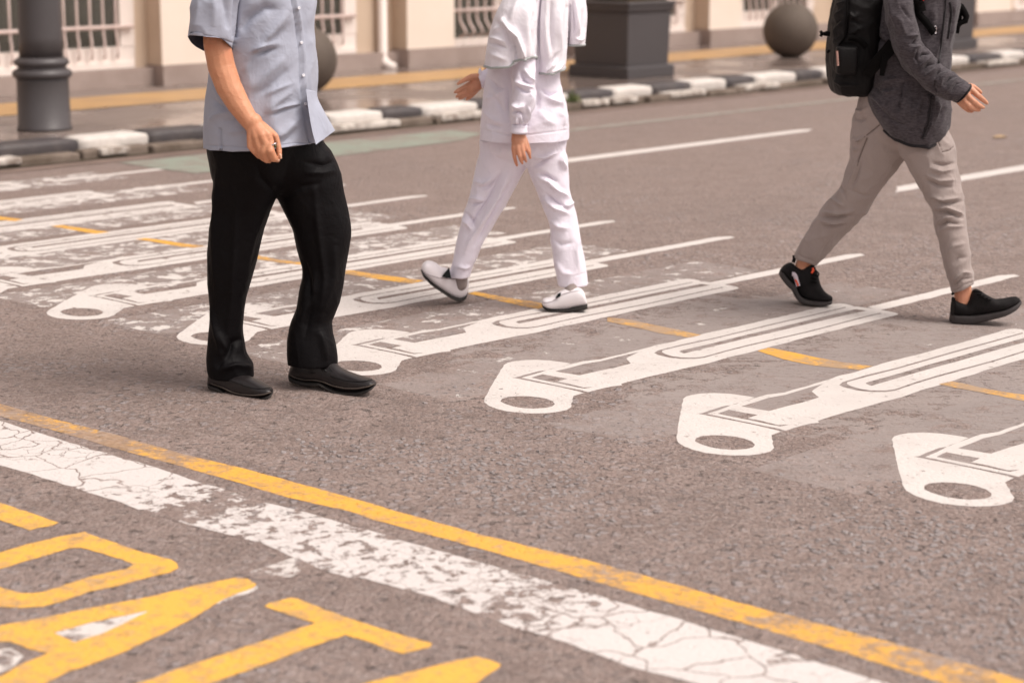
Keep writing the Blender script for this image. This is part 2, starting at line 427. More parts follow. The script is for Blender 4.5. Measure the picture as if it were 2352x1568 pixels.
M['ylet'] = mat_paint('yellow_letter_paint', (0.76, 0.405, 0.068), thr=0.25, soft=0.05, fade=0.35, dirt=0.25, speck=0.45)
M['oldw'] = mat_paint('old_white_paint', WHITE, thr=0.62, soft=0.03, scale=11.0, dirt=0.2, under=0.68, regions=[('v', 4.5, 6.6, 90, 91, -0.09), ('v', -5, -4, 3.9, 5.0, 0.05)])
M['oldw2'] = mat_paint('old_white_edge', WHITE, thr=0.46, soft=0.04, scale=10.0, dirt=0.2)
M['flecks'] = mat_paint('white_flecks', WHITE, thr=0.56, soft=0.03, scale=10.0, dirt=0.2)
M['green'] = mat_paint('green_lane_paint', (0.25, 0.285, 0.235), thr=0.44, soft=0.12, fade=0.5, dirt=0.5, scale=4.0)
M['gline'] = mat_paint('green_line_paint', (0.29, 0.275, 0.24), thr=0.45, soft=0.12, fade=0.5, dirt=0.4)
M['kerbw'] = mat_simple('kerb_white', (0.62, 0.575, 0.535), 0.7, 0.3, 0.28, 16.0, 0.4, 30.0, (0.36, 0.31, 0.275))
M['kerbb'] = mat_simple('kerb_black', (0.058, 0.050, 0.053), 0.6, 0.45, 0.35, 6.0, 0.5, 22.0, (0.12, 0.10, 0.09))
M['ledge'] = mat_simple('kerb_ledge', (0.115, 0.088, 0.068), 0.85, 0.2, 0.8, 4.0, 0.6, 18.0, (0.22, 0.175, 0.145))
M['ledgew'] = mat_simple('kerb_ledge_white', (0.60, 0.55, 0.50), 0.8, 0.2, 0.85, 9.0, 0.6, 18.0, (0.16, 0.12, 0.095))
M['gutter'] = mat_simple('gutter', (0.22, 0.16, 0.135), 0.8, 0.3, 0.6, 2.5, 0.4, 40.0, (0.13, 0.095, 0.078))
M['grime'] = mat_simple('gutter_grime', (0.085, 0.064, 0.047), 0.9, 0.2, 0.7, 5.0, 0.6, 30.0, (0.045, 0.040, 0.025))

def mat_pavement():
    s = NT('pavement'); p = s.pos(); u = s.dot(p, (UX, UY, 0)); v = s.dot(p, (-UY, UX, 0))
    fu = s.math('FRACT', s.math('DIVIDE', u, 0.4)); fv = s.math('FRACT', s.math('DIVIDE', v, 0.4))
    gu = s.math('LESS_THAN', fu, 0.02); gv = s.math('LESS_THAN', fv, 0.02); g = s.math('MAXIMUM', gu, gv)
    cid = s.n('ShaderNodeCombineXYZ'); s.l(s.math('FLOOR', s.math('DIVIDE', u, 0.4)), cid.inputs[0]); s.l(s.math('FLOOR', s.math('DIVIDE', v, 0.4)), cid.inputs[1])
    wn = s.n('ShaderNodeTexWhiteNoise'); s.l(cid.outputs[0], wn.inputs[0])
    c = s.mix(wn.outputs[0], (0.185, 0.145, 0.128), (0.235, 0.185, 0.162))
    wet = s.smooth(s.noise(p, 0.9, 4, 0.6), 0.38, 0.54)
    c = s.mix(s.math('MULTIPLY', wet, 0.35), c, (0.12, 0.092, 0.08)); c = s.mix(s.math('MULTIPLY', g, 0.5), c, (0.10, 0.08, 0.07))
    s.bump(s.math('ADD', s.math('MULTIPLY', s.noise(p, 40, 3), 0.4), s.math('MULTIPLY', g, -1.0)), 0.5, 0.004)
    return s.fin(c, s.math('SUBTRACT', 0.55, s.math('MULTIPLY', wet, 0.40)), 0.5)
M['pave'] = mat_pavement()
def mat_tactile():
    s = NT('tactile'); p = s.pos(); u = s.dot(p, (UX, UY, 0)); v = s.dot(p, (-UY, UX, 0))
    w = s.math('SINE', s.math('MULTIPLY', v, 2 * math.pi / 0.075)); 
    c = s.mix(s.smooth(s.noise(p, 2.0, 5, 0.6), 0.35, 0.7), (0.46, 0.28, 0.125), (0.37, 0.23, 0.12))
    jt = s.math('LESS_THAN', s.math('FRACT', s.math('DIVIDE', u, 0.3)), 0.03); c = s.mix(s.math('MULTIPLY', jt, 0.5), c, (0.25, 0.15, 0.07))
    s.bump(w, 0.6, 0.004); return s.fin(c, 0.55, 0.4)
M['tactile'] = mat_tactile()
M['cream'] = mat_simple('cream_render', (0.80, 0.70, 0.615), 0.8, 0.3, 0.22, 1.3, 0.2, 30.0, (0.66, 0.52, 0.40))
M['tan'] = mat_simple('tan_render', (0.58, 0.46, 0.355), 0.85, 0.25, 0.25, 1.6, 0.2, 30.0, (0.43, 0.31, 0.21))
M['plinth'] = mat_simple('plinth_stone', (0.37, 0.295, 0.262), 0.75, 0.3, 0.5, 2.5, 0.3, 25.0, (0.25, 0.19, 0.165))
M['winwhite'] = mat_simple('window_white', (0.80, 0.72, 0.67), 0.5, 0.4, 0.2, 2.0, 0, 1, (0.58, 0.47, 0.41))
M['bar'] = mat_simple('grille_pink', (0.66, 0.53, 0.49), 0.5, 0.4, 0.3, 6.0)
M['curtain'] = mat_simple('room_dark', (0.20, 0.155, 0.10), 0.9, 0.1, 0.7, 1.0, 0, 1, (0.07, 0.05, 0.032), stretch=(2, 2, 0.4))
s = NT('window_glass'); s.bs.inputs['Transmission Weight'].default_value = 0.85; s.bs.inputs['IOR'].default_value = 1.25
M['glass'] = s.fin((0.62, 0.60, 0.52), 0.06, 0.5)
M['iron'] = mat_simple('iron_paint', (0.068, 0.060, 0.062), 0.42, 0.5, 0.35, 3.0, 0.15, 60.0, (0.050, 0.044, 0.045))
M['stone'] = mat_simple('sphere_stone', (0.115, 0.089, 0.071), 0.75, 0.35, 0.55, 3.5, 0.35, 70.0, (0.075, 0.058, 0.047), stretch=(1.6, 1.6, 0.6))
M['soil'] = mat_simple('soil', (0.07, 0.045, 0.025), 0.95, 0.1, 0.6, 20.0, 0.8, 30.0)
M['leaf'] = mat_simple('leaf_green', (0.075, 0.10, 0.030), 0.6, 0.4, 0.6, 14.0, 0, 1, (0.14, 0.10, 0.035))
M['dryleaf'] = mat_simple('leaf_dry', (0.42, 0.29, 0.17), 0.7, 0.3, 0.4, 30.0)
M['shirt'] = mat_cloth('shirt_cotton', (0.385, 0.405, 0.485), (0.345, 0.365, 0.445), 0.35, 8.0, 0.8, 0.1, 0.12, 900.0)
M['sleeveshade'] = mat_cloth('sleeve_shade', (0.035, 0.040, 0.065), None, 0.2)  # shade inside the sleeve opening, painted as dark navy on its inner faces
M['button'] = mat_simple('button', (0.75, 0.75, 0.80), 0.25, 0.6)
M['black'] = mat_cloth('trouser_black', (0.0034, 0.0026, 0.0032), None, 0.3, 10.0, 0.58, 0.0, 0.1, 900.0, spec=0.12, wk=0.6)
M['skin_a'] = mat_skin('skin_tan', (0.64, 0.305, 0.175), (0.58, 0.26, 0.145))
M['skin_b'] = mat_skin('skin_warm', (0.60, 0.295, 0.185), (0.54, 0.25, 0.15))
M['leather'] = mat_simple('shoe_leather', (0.014, 0.011, 0.0115), 0.36, 0.5, 0.5, 14.0, 0.15, 120.0, (0.020, 0.016, 0.0165))
M['rubber'] = mat_simple('sole_rubber', (0.020, 0.017, 0.016), 0.7, 0.35, 0.5, 10.0, 0.1, 100.0, (0.045, 0.038, 0.034))
M['uniform'] = mat_cloth('uniform_white', (0.80, 0.755, 0.84), (0.76, 0.71, 0.80), 0.3, 6.0, 0.7, 0.1, 0.12, 900.0)
M['cape'] = mat_cloth('cape_white', (0.82, 0.785, 0.835), (0.78, 0.74, 0.79), 0.3, 5.0, 0.7, 0.1, 0.1, 900.0)
M['trim'] = mat_cloth('trim_grey', (0.36, 0.38, 0.37), None, 0.2)
M['sock'] = mat_cloth('sock_grey', (0.30, 0.25, 0.235), None, 0.3, 60.0)
M['loafer'] = mat_simple('loafer_white', (0.80, 0.755, 0.775), 0.36, 0.5, 0.2, 9.0, 0.08, 90.0, (0.70, 0.65, 0.66))
M['lining'] = mat_simple('shoe_lining', (0.012, 0.016, 0.016), 0.8, 0.2)
M['fleece'] = mat_cloth('fleece_charcoal', (0.088, 0.076, 0.083), (0.032, 0.027, 0.031), 0.85, 120.0, 0.95, 0.12, 0.5, 260.0, stretch=(0.5, 0.5, 1.6), spec=0.1)
M['fleecetrim'] = mat_cloth('fleece_trim', (0.016, 0.013, 0.015), None, 0.2)
M['chino'] = mat_cloth('chino_taupe', (0.345, 0.288, 0.268), (0.285, 0.235, 0.218), 0.4, 7.0, 0.85, 0.12, 0.15, 900.0)
M['nylon'] = mat_cloth('nylon_black', (0.006, 0.005, 0.0052), (0.011, 0.0092, 0.0095), 0.5, 14.0, 0.6, 0.0, 0.25, 420.0, spec=0.16)
M['webbing'] = mat_cloth('webbing_black', (0.004, 0.0033, 0.0033), None, 0.2, 30, 0.85, 0, 0.2, 700, spec=0.1)
M['knit'] = mat_cloth('sneaker_knit', (0.007, 0.006, 0.006), (0.016, 0.013, 0.014), 0.6, 30.0, 0.85, 0.0, 0.6, 420.0)
M['midsole'] = mat_simple('sneaker_midsole', (0.040, 0.033, 0.033), 0.65, 0.35, 0.4, 10.0, 0.15, 60.0, (0.034, 0.029, 0.028))
M['outsole'] = mat_simple('sneaker_outsole', (0.10, 0.083, 0.066), 0.8, 0.3, 0.4, 12.0)
M['red'] = mat_cloth('tee_red', (0.55, 0.014, 0.012), None, 0.2)
M['orange'] = mat_simple('orange_tag', (0.75, 0.075, 0.02), 0.5)
M['silver'] = mat_simple('silver', (0.62, 0.58, 0.60), 0.3, 0.5, metal=0.9)
M['reflect'] = mat_simple('reflective_tab', (0.55, 0.47, 0.52), 0.4, 0.5)
M['pinkzip'] = mat_simple('zip_pull', (0.42, 0.24, 0.20), 0.6)
M['gem'] = mat_simple('ring_stone', (0.05, 0.065, 0.02), 0.15, 0.6)
M['hair'] = mat_simple('hair', (0.012, 0.010, 0.009), 0.5, 0.4, 0.4, 80.0)
M['lampglass'] = mat_simple('lantern_glass', (0.75, 0.72, 0.66), 0.3, 0.5)
M['eye'] = mat_simple('eye', (0.7, 0.68, 0.65), 0.2, 0.5)

# ------------------------------------------------------------------ ground, road, pavement, kerb
def sheet(name, pts, mat, kind=None, parent=None, z=None):
    me = bpy.data.meshes.new(name); me.from_pydata([tuple(p) for p in pts], [], [tuple(range(len(pts)))]); me.update()
    if me.polygons[0].normal.z < 0: me.flip_normals()
    o = link(name, me, mat, parent)
    if kind: o['kind'] = kind
    return o

ZS = 0.12
sheet('road', [road(-400, -400), road(400, -400), road(400, 10.66), road(-400, 10.66)], M['asphalt'], 'structure')
sheet('gutter', [road(-40, 10.42, 0.004), road(90, 10.42, 0.004), road(90, 10.70, 0.004), road(-40, 10.70, 0.004)], M['gutter'], 'structure')
# grime line in the gutter with a ragged edge
pts = [road(-10 + 0.11 * i, 10.565 + 0.03 * noise.noise(Vector((i * 0.31, 0, 0))) + 0.018 * noise.noise(Vector((i * 1.3, 4, 0))), 0.008) for i in range(460)]
pts += [road(pts_u, 10.72, 0.008) for pts_u in (-10 + 0.11 * 459, -10)]
sheet('gutter_grime', pts, M['grime'], 'structure')
b = MB(); b.uvbox(-400, 400, 10.92, 60, -0.3, ZS); b.build('pavement', M['pave'])['kind'] = 'structure'
sheet('tactile_paving', [road(-60, 12.36, ZS + 0.004), road(90, 12.36, ZS + 0.004), road(90, 13.16, ZS + 0.004), road(-60, 13.16, ZS + 0.004)], M['tactile'], 'structure')

kerb = empty('kerb', road(12, 10.8, 0)); kerb['kind'] = 'structure'
bounds = [6.72, 7.33, 7.86, 8.40, 8.92, 9.40, 9.90, 10.29, 10.86, 11.38, 11.88, 12.40, 12.88, 13.38, 13.86, 14.26, 14.86, 15.26, 15.80, 16.3, 16.8, 17.25, 17.72, 18.33, 18.80]
bounds = [6.72 - 0.52 * k for k in range(24, 0, -1)] + bounds + [18.80 + 0.52 * k for k in range(1, 60)]
white = True      # the stone starting at 6.72 is black
idx = bounds.index(6.72)
def kerb_stone(u0, u1, wh, seed):
    prof = [(10.735, 0.0), (10.722, 0.055), (10.718, 0.095), (10.721, 0.112), (10.732, 0.123), (10.752, 0.128), (10.90, 0.130), (10.935, 0.127), (10.95, 0.0)]
    n = 9; V = []; Fc = []
    for i in range(n):
        t = i / (n - 1); u = u0 + 0.006 + (u1 - u0 - 0.012) * t
        e = 0.010 if i in (0, n - 1) else 0.0
        for k, (v_, z_) in enumerate(prof):
            q = 0.0028 * noise.noise(Vector((u * 5 + seed, z_ * 30, v_ * 9)))
            V.append(road(u, v_ + e * (1 if k < 5 else -1) + q, max(0, z_ - (e if k >= 3 and k < 8 else 0) + q)))
    m = len(prof)
    for i in range(n - 1):
        for k in range(m - 1): Fc.append((i * m + k, (i + 1) * m + k, (i + 1) * m + k + 1, i * m + k + 1))
    Fc += [tuple(range(m)), tuple(range((n - 1) * m, n * m))[::-1]]
    b = MB(); b.add(V, Fc); o = b.build('kerb_stone', M['kerbw'] if wh else M['kerbb'], kerb, True)
    o['label'] = 'white painted kerb stone' if wh else 'black painted kerb stone'
for i in range(len(bounds) - 1):
    if bounds[i] < -1 or bounds[i] > 40: continue
    kerb_stone(bounds[i], bounds[i + 1], (i - idx) % 2 == 1, i * 3.1)
# the low ledge below the stones, in broken lengths
lb = MB(); lw = MB(); u = -1.0; k = 0
while u < 40:
    L = random.uniform(0.28, 0.62); top = random.uniform(0.045, 0.062); fr = random.uniform(10.600, 10.635)
    (lb).uvbox(u, u + L, fr, 10.733, -0.02, top); u += L + random.uniform(0.0, 0.05)
o = lb.build('kerb_ledge', M['ledge'], kerb); bevel(o, 0.018, 3)
for u0, u1 in [(6.45, 6.83), (7.40, 7.62), (8.9, 9.95), (10.36, 10.9), (11.9, 12.2), (12.25, 12.55), (12.95, 13.42), (13.95, 14.45), (17.85, 18.45), (19.0, 19.5)]:
    lw.uvbox(u0, u1, 10.594, 10.731, 0.02, 0.066)
o = lw.build('kerb_ledge_paint', M['ledgew'], kerb); bevel(o, 0.012, 2)

# ------------------------------------------------------------------ road markings
def flat_mesh(name, loops, z):
    """polygon with holes (even-odd) as one flat sheet"""
    cu = bpy.data.curves.new(name, 'CURVE'); cu.dimensions = '2D'; cu.fill_mode = 'BOTH'
    for lp in loops:
        sp = cu.splines.new('POLY'); sp.points.add(len(lp) - 1); sp.use_cyclic_u = True
        for i, q in enumerate(lp): sp.points[i].co = (q[0], q[1], 0, 1)
    o = bpy.data.objects.new('tmp', cu); COL.objects.link(o)
    me = evaluated(o); bpy.data.objects.remove(o); me.name = name
    co = get_co(me); co[:, 2] = z; set_co(me, co)
    if len(me.polygons) and me.polygons[0].normal.z < 0: me.flip_normals()
    return me

def ragged(lp, step=0.02, amp=0.003, seed=0.0):
    """painted edges are never quite straight"""
    out = []; n = len(lp)
    for i in range(n):
        a, b_ = Vector(lp[i][:2]), Vector(lp[(i + 1) % n][:2]); L = (b_ - a).length; k = max(1, int(L / step))
        nr = Vector((-(b_ - a).y, (b_ - a).x)) / max(L, 1e-6)
        for j in range(k):
            p = a + (b_ - a) * j / k
            q = amp * (noise.noise(Vector((p.x * 11 + seed, p.y * 11, seed))) + 0.7 * noise.noise(Vector((p.x * 43 + seed, p.y * 43, seed))))
            out.append(p + nr * q)
    return out

C1, C2, C3, C4 = crop(1900, 1350, .2551), crop(2300, 1250, .2551), crop(2600, 1150, .2551), crop(3100, 1150, .2551)
def G2(pts, c=None):
    return [ground(*(c(*q) if c else q)).to_2d() for q in pts]
cap = G2([(1710,870),(1550,918),(1535,1000),(1515,1090),(1440,1135),(1300,1165),(1100,1188),(900,1190),(700,1178),(500,1155),(330,1115),(215,1068),(150,1015),(152,950),(195,870),(235,800),(300,690),(350,610),(400,510),(450,430),(520,395),(620,370),(740,355),(950,348),(1180,358),(1350,380),(1505,410),(1400,440),(1120,510),(1000,525),(850,570),(650,620),(575,627),(700,650),(1000,710),(1300,770),(1600,840)], C1)
hole = G2([(395,1000),(430,960),(520,930),(700,918),(850,922),(1000,937),(1120,960),(1220,1000),(1250,1045),(1210,1080),(1100,1103),(900,1115),(750,1105),(600,1080),(480,1045)], C1)
body = (G2([(725,632),(850,595),(1010,550),(1250,480),(1700,370)], C1) + G2([(400,733),(784,640),(1040,575),(1300,505),(1530,460),(2000,335)], C2)
        + G2([(1400,605),(1960,475)], C3) + G2([(400,385),(880,262),(1000,250),(1100,258),(1200,280),(1240,300),(1300,300),(1450,320),(1700,360),(1880,395),(1930,420),(1850,445),(1300,580),(800,705),(480,785),(200,865)], C4)
        + G2([(1680,985),(1300,1080),(900,1190),(500,1280)], C3) + G2([(1275,980),(900,1070),(760,1105),(715,1120),(735,1140),(590,1155),(450,1190),(200,1250)], C2)
        + G2([(1740,850),(1650,825),(1300,750),(1000,690),(850,655)], C1))
h1 = G2([(880,628),(1060,575),(1250,612),(1450,645),(1290,690),(1450,720),(1700,783),(1860,775),(1720,800),(1600,780),(1400,735),(1200,695),(1000,655)], C1)
h2 = G2([(1260,530),(1500,470),(1700,415)], C1) + G2([(400,765),(784,668),(1055,605),(1000,620),(850,690),(805,720),(830,750),(875,800),(600,870),(400,910),(70,985)], C2) + G2([(1500,570)], C1)
h3 = (G2([(1110,303),(600,423),(0,558)], C4) + G2([(1500,670),(1000,790),(500,893),(300,943),(130,985),(65,1025),(120,1055),(300,1100),(500,1120),(700,1120),(850,1102),(1200,1004),(1500,928)], C3)
      + G2([(0,822),(500,707),(1000,577),(1400,472),(1665,408),(1650,398),(1400,455),(1000,560),(500,690),(0,803)], C4)
      + G2([(1500,908),(1200,985),(850,1083),(700,1100),(500,1098),(350,1078),(230,1040),(185,1010),(200,985),(350,950),(500,915),(1000,808),(1500,688)], C3) + G2([(0,578),(600,440),(1112,318)], C4))
h4 = G2([(460,1005),(480,990),(1000,870),(1500,745),(1960,640)], C3) + G2([(600,495),(1270,340),(1430,365),(1100,435),(600,550),(0,695)], C4) + G2([(1500,800),(1000,920),(530,1035)], C3)
c0 = Vector((sum(p.x for p in hole) / len(hole), sum(p.y for p in hole) / len(hole)))
ZM = 0.0006
capL, holeL, bodyL, h1L, h2L, h3L, h4L = [[p - c0 for p in lp] for lp in (cap, hole, body, h1, h2, h3, h4)]
line_u0, line_u1 = 6.58, 7.63
cu0, cv0 = uv_of(c0)
def stretch(lp, k):
    out = []
    for p in lp:
        a = p.x * UX + p.y * UY; b_ = -p.x * UY + p.y * UX
        if a > 0.85: a = 0.85 + (a - 0.85) * k
        out.append(Vector((a * UX - b_ * UY, a * UY + b_ * UX)))
    return out
pins = [('B', .567, -.496, 1.0), ('C', 1.133, -1.003, 1.0), ('A', 0, 0, 1.0), ('D', -.572, .526, 1.03), ('E', -1.127, 1.012, 1.09), ('F', -1.70, 1.475, 1.3), ('G', -2.25, 1.89, 1.33), ('H', -2.803, 2.273, 1.33), ('I', -3.34, 2.66, 1.28), ('J', -3.87, 3.06, 1.3), ('K', -4.41, 3.45, 1.3)]
pin_label = {
 'A': 'white safety pin road marking whose whole outline is clear, in the middle of the photo',
 'B': 'white safety pin road marking whose tip leaves the right edge, below the black sneaker walker',
 'C': 'white safety pin marking cut off at the right edge, nearest to the camera',
 'D': 'white safety pin marking whose cap touches the toe of the black leather shoe',
 'E': 'white safety pin marking passing behind the black trousers to the white loafers',
 'F': 'white safety pin marking whose whole cap shows just left of the black trousers',
 'G': 'worn white safety pin marking whose cap is cut by the left edge',
 'H': 'flaking white safety pin marking with only its long loop in view at the left edge',
 'I': 'faded white pin stripe at the left, between the two farthest yellow dashes',
 'J': 'faded white pin stripe at the left with a blunt end before the thin line',
 'K': 'farthest faded white pin stripe in the upper left, near the kerb'}
cache = {}
for n_, dx, dy, st in pins:
    root = empty('pin_marking', (c0.x + dx, c0.y + dy, 0))
    tag(root, pin_label[n_], 'road marking', 'safety pin markings of the crossing')
    key = round(st, 2)
    if key not in cache:
        f_ = lambda lp: stretch(lp, st)
        cache[key] = (flat_mesh('pin_cap', [ragged(capL, .02, .004), ragged(holeL, .02, .003)], ZM),
                      flat_mesh('pin_loop', [ragged(f_(bodyL), .02, .004), f_(h1L), f_(h2L), f_(h3L), f_(h4L)], ZM))
    pu, pv = uv_of((c0.x + dx, c0.y + dy))
    a0, a1 = line_u0 - pu, line_u1 - pu
    off = 4.365 - cv0 + 0.0
    ln = [Vector((a * UX - b_ * UY, a * UY + b_ * UX)) for a, b_ in ((a0, off - .038), (a1, off - .038), (a1 + .02, off), (a1 - .05, off + .035), (a0 + .03, off + .035))]
    lm = flat_mesh('guide_line', [ragged(ln, .04, .006, dx)], ZM + 0.0002)
    for nm, me, mt in (('pin_cap', cache[key][0], M['pin']), ('pin_loop', cache[key][1], M['pin']), ('guide_line', lm, M['line'])):
        o = bpy.data.objects.new(nm, me); COL.objects.link(o); o.parent = root
        if not me.materials: me.materials.append(mt)

# yellow dashes between the pins
D6 = crop(3200, 1300, .38095); Q3 = crop(2500, 1000, .70154); Q0 = crop(0, 600, .59524); Q2 = crop(1200, 850, .59524); L1 = crop(0, 1600, .72128); L2 = crop(900, 2000, .59524); L6 = crop(2200, 2000, .80612)
dash = empty('dashed_line', ground(1200, 690)); tag(dash, 'broken yellow line of short dashes running between the pin markings', 'road marking')
dashes = [([(1460,622),(1595,592),(1760,625),(1950,670),(2150,705),(2352,735),(2700,800),(2640,860),(2352,797),(2100,748),(1850,700),(1600,655)], D6),
          ([(755,575),(825,556),(950,582),(1100,615),(1250,642),(1415,662),(1340,685),(1200,672),(1050,655),(900,622)], Q3),
          ([(-100,385),(40,400),(150,425),(300,455),(435,485),(370,500),(200,475),(50,440),(-100,408)], Q3),
          ([(1130,545),(1180,532),(1300,555),(1450,582),(1600,605),(1700,625),(1600,650),(1450,620),(1280,580)], Q2),
          ([(250,395),(340,388),(500,412),(700,440),(830,458),(750,480),(600,460),(450,438),(300,412)], Q2),
          ([(1600,690),(1720,705),(1850,735),(1990,752),(2080,765),(2010,772),(1850,755),(1700,728),(1600,710)], Q0),
          ([(910,600),(980,592),(1100,608),(1250,632),(1390,648),(1290,662),(1150,640),(1000,612)], Q0),
          ([(340,512),(420,506),(550,525),(650,540),(740,552),(640,565),(500,540),(400,522)], Q0),
          ([(-260,410),(-60,440),(60,455),(155,468),(100,480),(0,472),(-150,450),(-280,425)], Q0)]
for pts, c in dashes:
    me = flat_mesh('dash', [ragged(G2(pts, c), .03, .004)], ZM + 0.0005); o = link('dash', me, M['ydash'], dash)

up = [(-700, 742), (0, 927)] + [L1(*q) for q in [(300,105),(640,190),(1000,295),(1400,390),(1941,540)]] + [L2(*q) for q in [(1150,72),(1750,240),(2352,380)]] + [L6(*q) for q in [(400,355),(930,505),(1600,680),(2352,890),(3200,1130)]]
lo = [(-700, 768), L1(0, 88)] + [L1(*q) for q in [(300,168),(600,257),(950,352),(1300,450),(1600,540),(1941,618)]] + [L2(*q) for q in [(1000,132),(1500,266),(2000,405),(2352,508)]] + [L6(*q) for q in [(500,482),(950,607),(1400,737),(1900,892),(2800,1170)]]
lp = [ground(*q).to_2d() for q in up] + [ground(*q).to_2d() for q in lo[::-1]]
o = link('yellow_line', flat_mesh('yellow_line', [ragged(lp, .03, .004)], ZM), M['yline']); tag(o, 'long solid yellow line running beside the cracked white band', 'road marking')
up = [(-700, 800)] + [L1(*q) for q in [(0,115),(400,240),(860,372),(1060,440),(1250,497),(1450,565),(1700,620),(1941,690)]] + [L2(*q) for q in [(900,185),(1250,290),(1500,355),(1880,465),(2352,600)]] + [L6(*q) for q in [(400,520),(930,680),(1350,810),(1600,885),(2500,1180)]]
lo = [(-700, 880)] + [L1(*q) for q in [(0,362),(280,442),(700,580),(1000,676),(1480,800),(1700,908),(1941,985)]] + [L2(*q) for q in [(950,530),(1400,650),(1640,742),(1900,840),(2352,972)]] + [L6(*q) for q in [(380,822),(720,907),(1700,1290)]]
lp = [ground(*q).to_2d() for q in up] + [ground(*q).to_2d() for q in lo[::-1]]
o = link('stop_line', flat_mesh('stop_line', [ragged(lp, .03, .006, 3)], ZM), M['band']); tag(o, 'wide white stop line, cracked and flaking, between the yellow line and the letters', 'road marking')

let = empty('road_lettering', ground(500, 1450)); tag(let, 'large yellow letters P A T painted on the asphalt in the lower left', 'road lettering')
letters = [([[(-420,440),(0,570),(140,618),(325,680),(285,697),(215,707),(165,722),(0,665),(-420,520)]], L1),
 ([[(0,845),(150,800),(330,757),(470,730),(560,765),(700,815),(850,860),(950,885),(985,905),(985,930),(940,955),(800,990),(650,1030),(500,1065),(350,1115),(240,1145),(120,1152),(0,1145),(-150,1110),(-260,1065),(-600,1160),(-700,1050),(-300,930)],
   [(0,935),(150,890),(300,850),(380,822),(450,818),(560,850),(680,885),(735,912),(700,935),(500,980),(330,1035),(230,1068),(120,1072),(0,1042),(-90,1010),(-140,978)]], L1),
 ([[(-300,1312),(0,1250),(300,1195),(600,1135),(850,1085),(1100,1025),(1300,987),(1370,992),(1420,1020),(1405,1040),(1250,1100),(1100,1192),(900,1300),(700,1390),(500,1470),(380,1505),(260,1568),(0,1690),(-150,1760),(-300,1650),(0,1530),(100,1478),(200,1432),(265,1405),(150,1375),(60,1340),(0,1340),(-300,1400)],
   [(295,1290),(500,1235),(825,1168),(700,1230),(550,1300),(420,1342)]], L1),
 ([[(440,655),(480,658),(620,715),(800,780),(1000,850),(1200,910),(1390,962),(1370,985),(1300,1005),(1190,1033),(1100,1005),(960,950),(810,905),(600,980),(300,1090),(0,1200),(-500,1385),(-900,1330),(-500,1200),(0,1030),(300,930),(605,828),(500,795),(340,740),(270,715),(300,695)]], L2),
 ([[(1690,1052),(1750,1065),(1855,1105),(1830,1130),(1750,1190),(1690,1228),(1400,1400),(600,1500),(700,1310),(970,1220),(1300,1140),(1500,1090)]], L2)]
for loops, c in letters:
    link('letter', flat_mesh('letter', [ragged(G2(l, c), .02, .004, i) for i, l in enumerate(loops)], ZM + 0.0005), M['ylet'], let)
for pts in ([(1180,1110),(1300,1060),(1430,1030),(1425,1048),(1330,1095),(1200,1135)], [(295,1290),(500,1235),(825,1168),(700,1260),(690,1300),(580,1315),(420,1345)], [(-60,1400),(60,1370),(130,1420),(60,1490),(-60,1520)]):
    link('old_white_edge', flat_mesh('old_white_edge', [ragged(G2(pts, L1), .02, .004)], ZM + 0.0002), M['oldw2'], let)

for pts in ([(1380,950),(1640,870),(1760,930),(1560,1000),(1400,990)],):
    link('old_white_flecks', flat_mesh('old_white_flecks', [ragged(G2(pts, L1), .02, .006)], ZM + 0.0002), M['flecks'], let)
# lane dashes further out
for (pts, lab) in (([(u_, v_) for u_, v_ in ((9.2, 8.40), (11.80, 8.41), (11.95, 8.47), (11.85, 8.53), (9.2, 8.54))], 'long white lane dash on the open asphalt to the right of the woman in white'),
                   ([(9.50, 6.18), (12.4, 6.18), (12.4, 6.32), (9.72, 6.31), (9.62, 6.24)], 'white lane dash crossing behind the front leg of the backpack walker')):
    lp = [road(*q).to_2d() for q in pts]
    o = link('lane_dash', flat_mesh('lane_dash', [ragged(lp, .04, .005)], ZM), M['line']); tag(o, lab, 'road marking', 'white lane dashes')
# faded remains of an older zebra crossing between the pins
zeb = empty('faded_zebra', ground(700, 700)); tag(zeb, 'flaking remains of an older white zebra crossing between the pin markings', 'road marking')
for k in range(-2, 9):
    vc = cv0 + 0.757 * k + 0.36
    lp = [road(*q).to_2d() for q in ((cu0 - 0.16, vc - .19), (cu0 + 2.45, vc - .19), (cu0 + 2.45, vc + .17), (cu0 - 0.16, vc + .17))]
    link('faded_bar', flat_mesh('faded_bar', [ragged(lp, .05, .012, k)], ZM - 0.0003), M['oldw'], zeb)
sheet('cycle_lane', [road(7.36, 9.60, .003), road(9.7, 9.74, .003), road(10.1, 9.95, .003), road(10.1, 10.25, .003), road(7.36, 10.36, .003)], M['green'], 'structure')
sheet('cycle_lane_line', [road(9.9, 9.60, .003), road(30, 9.60, .003), road(30, 9.70, .003), road(9.9, 9.72, .003)], M['gline'], 'structure')

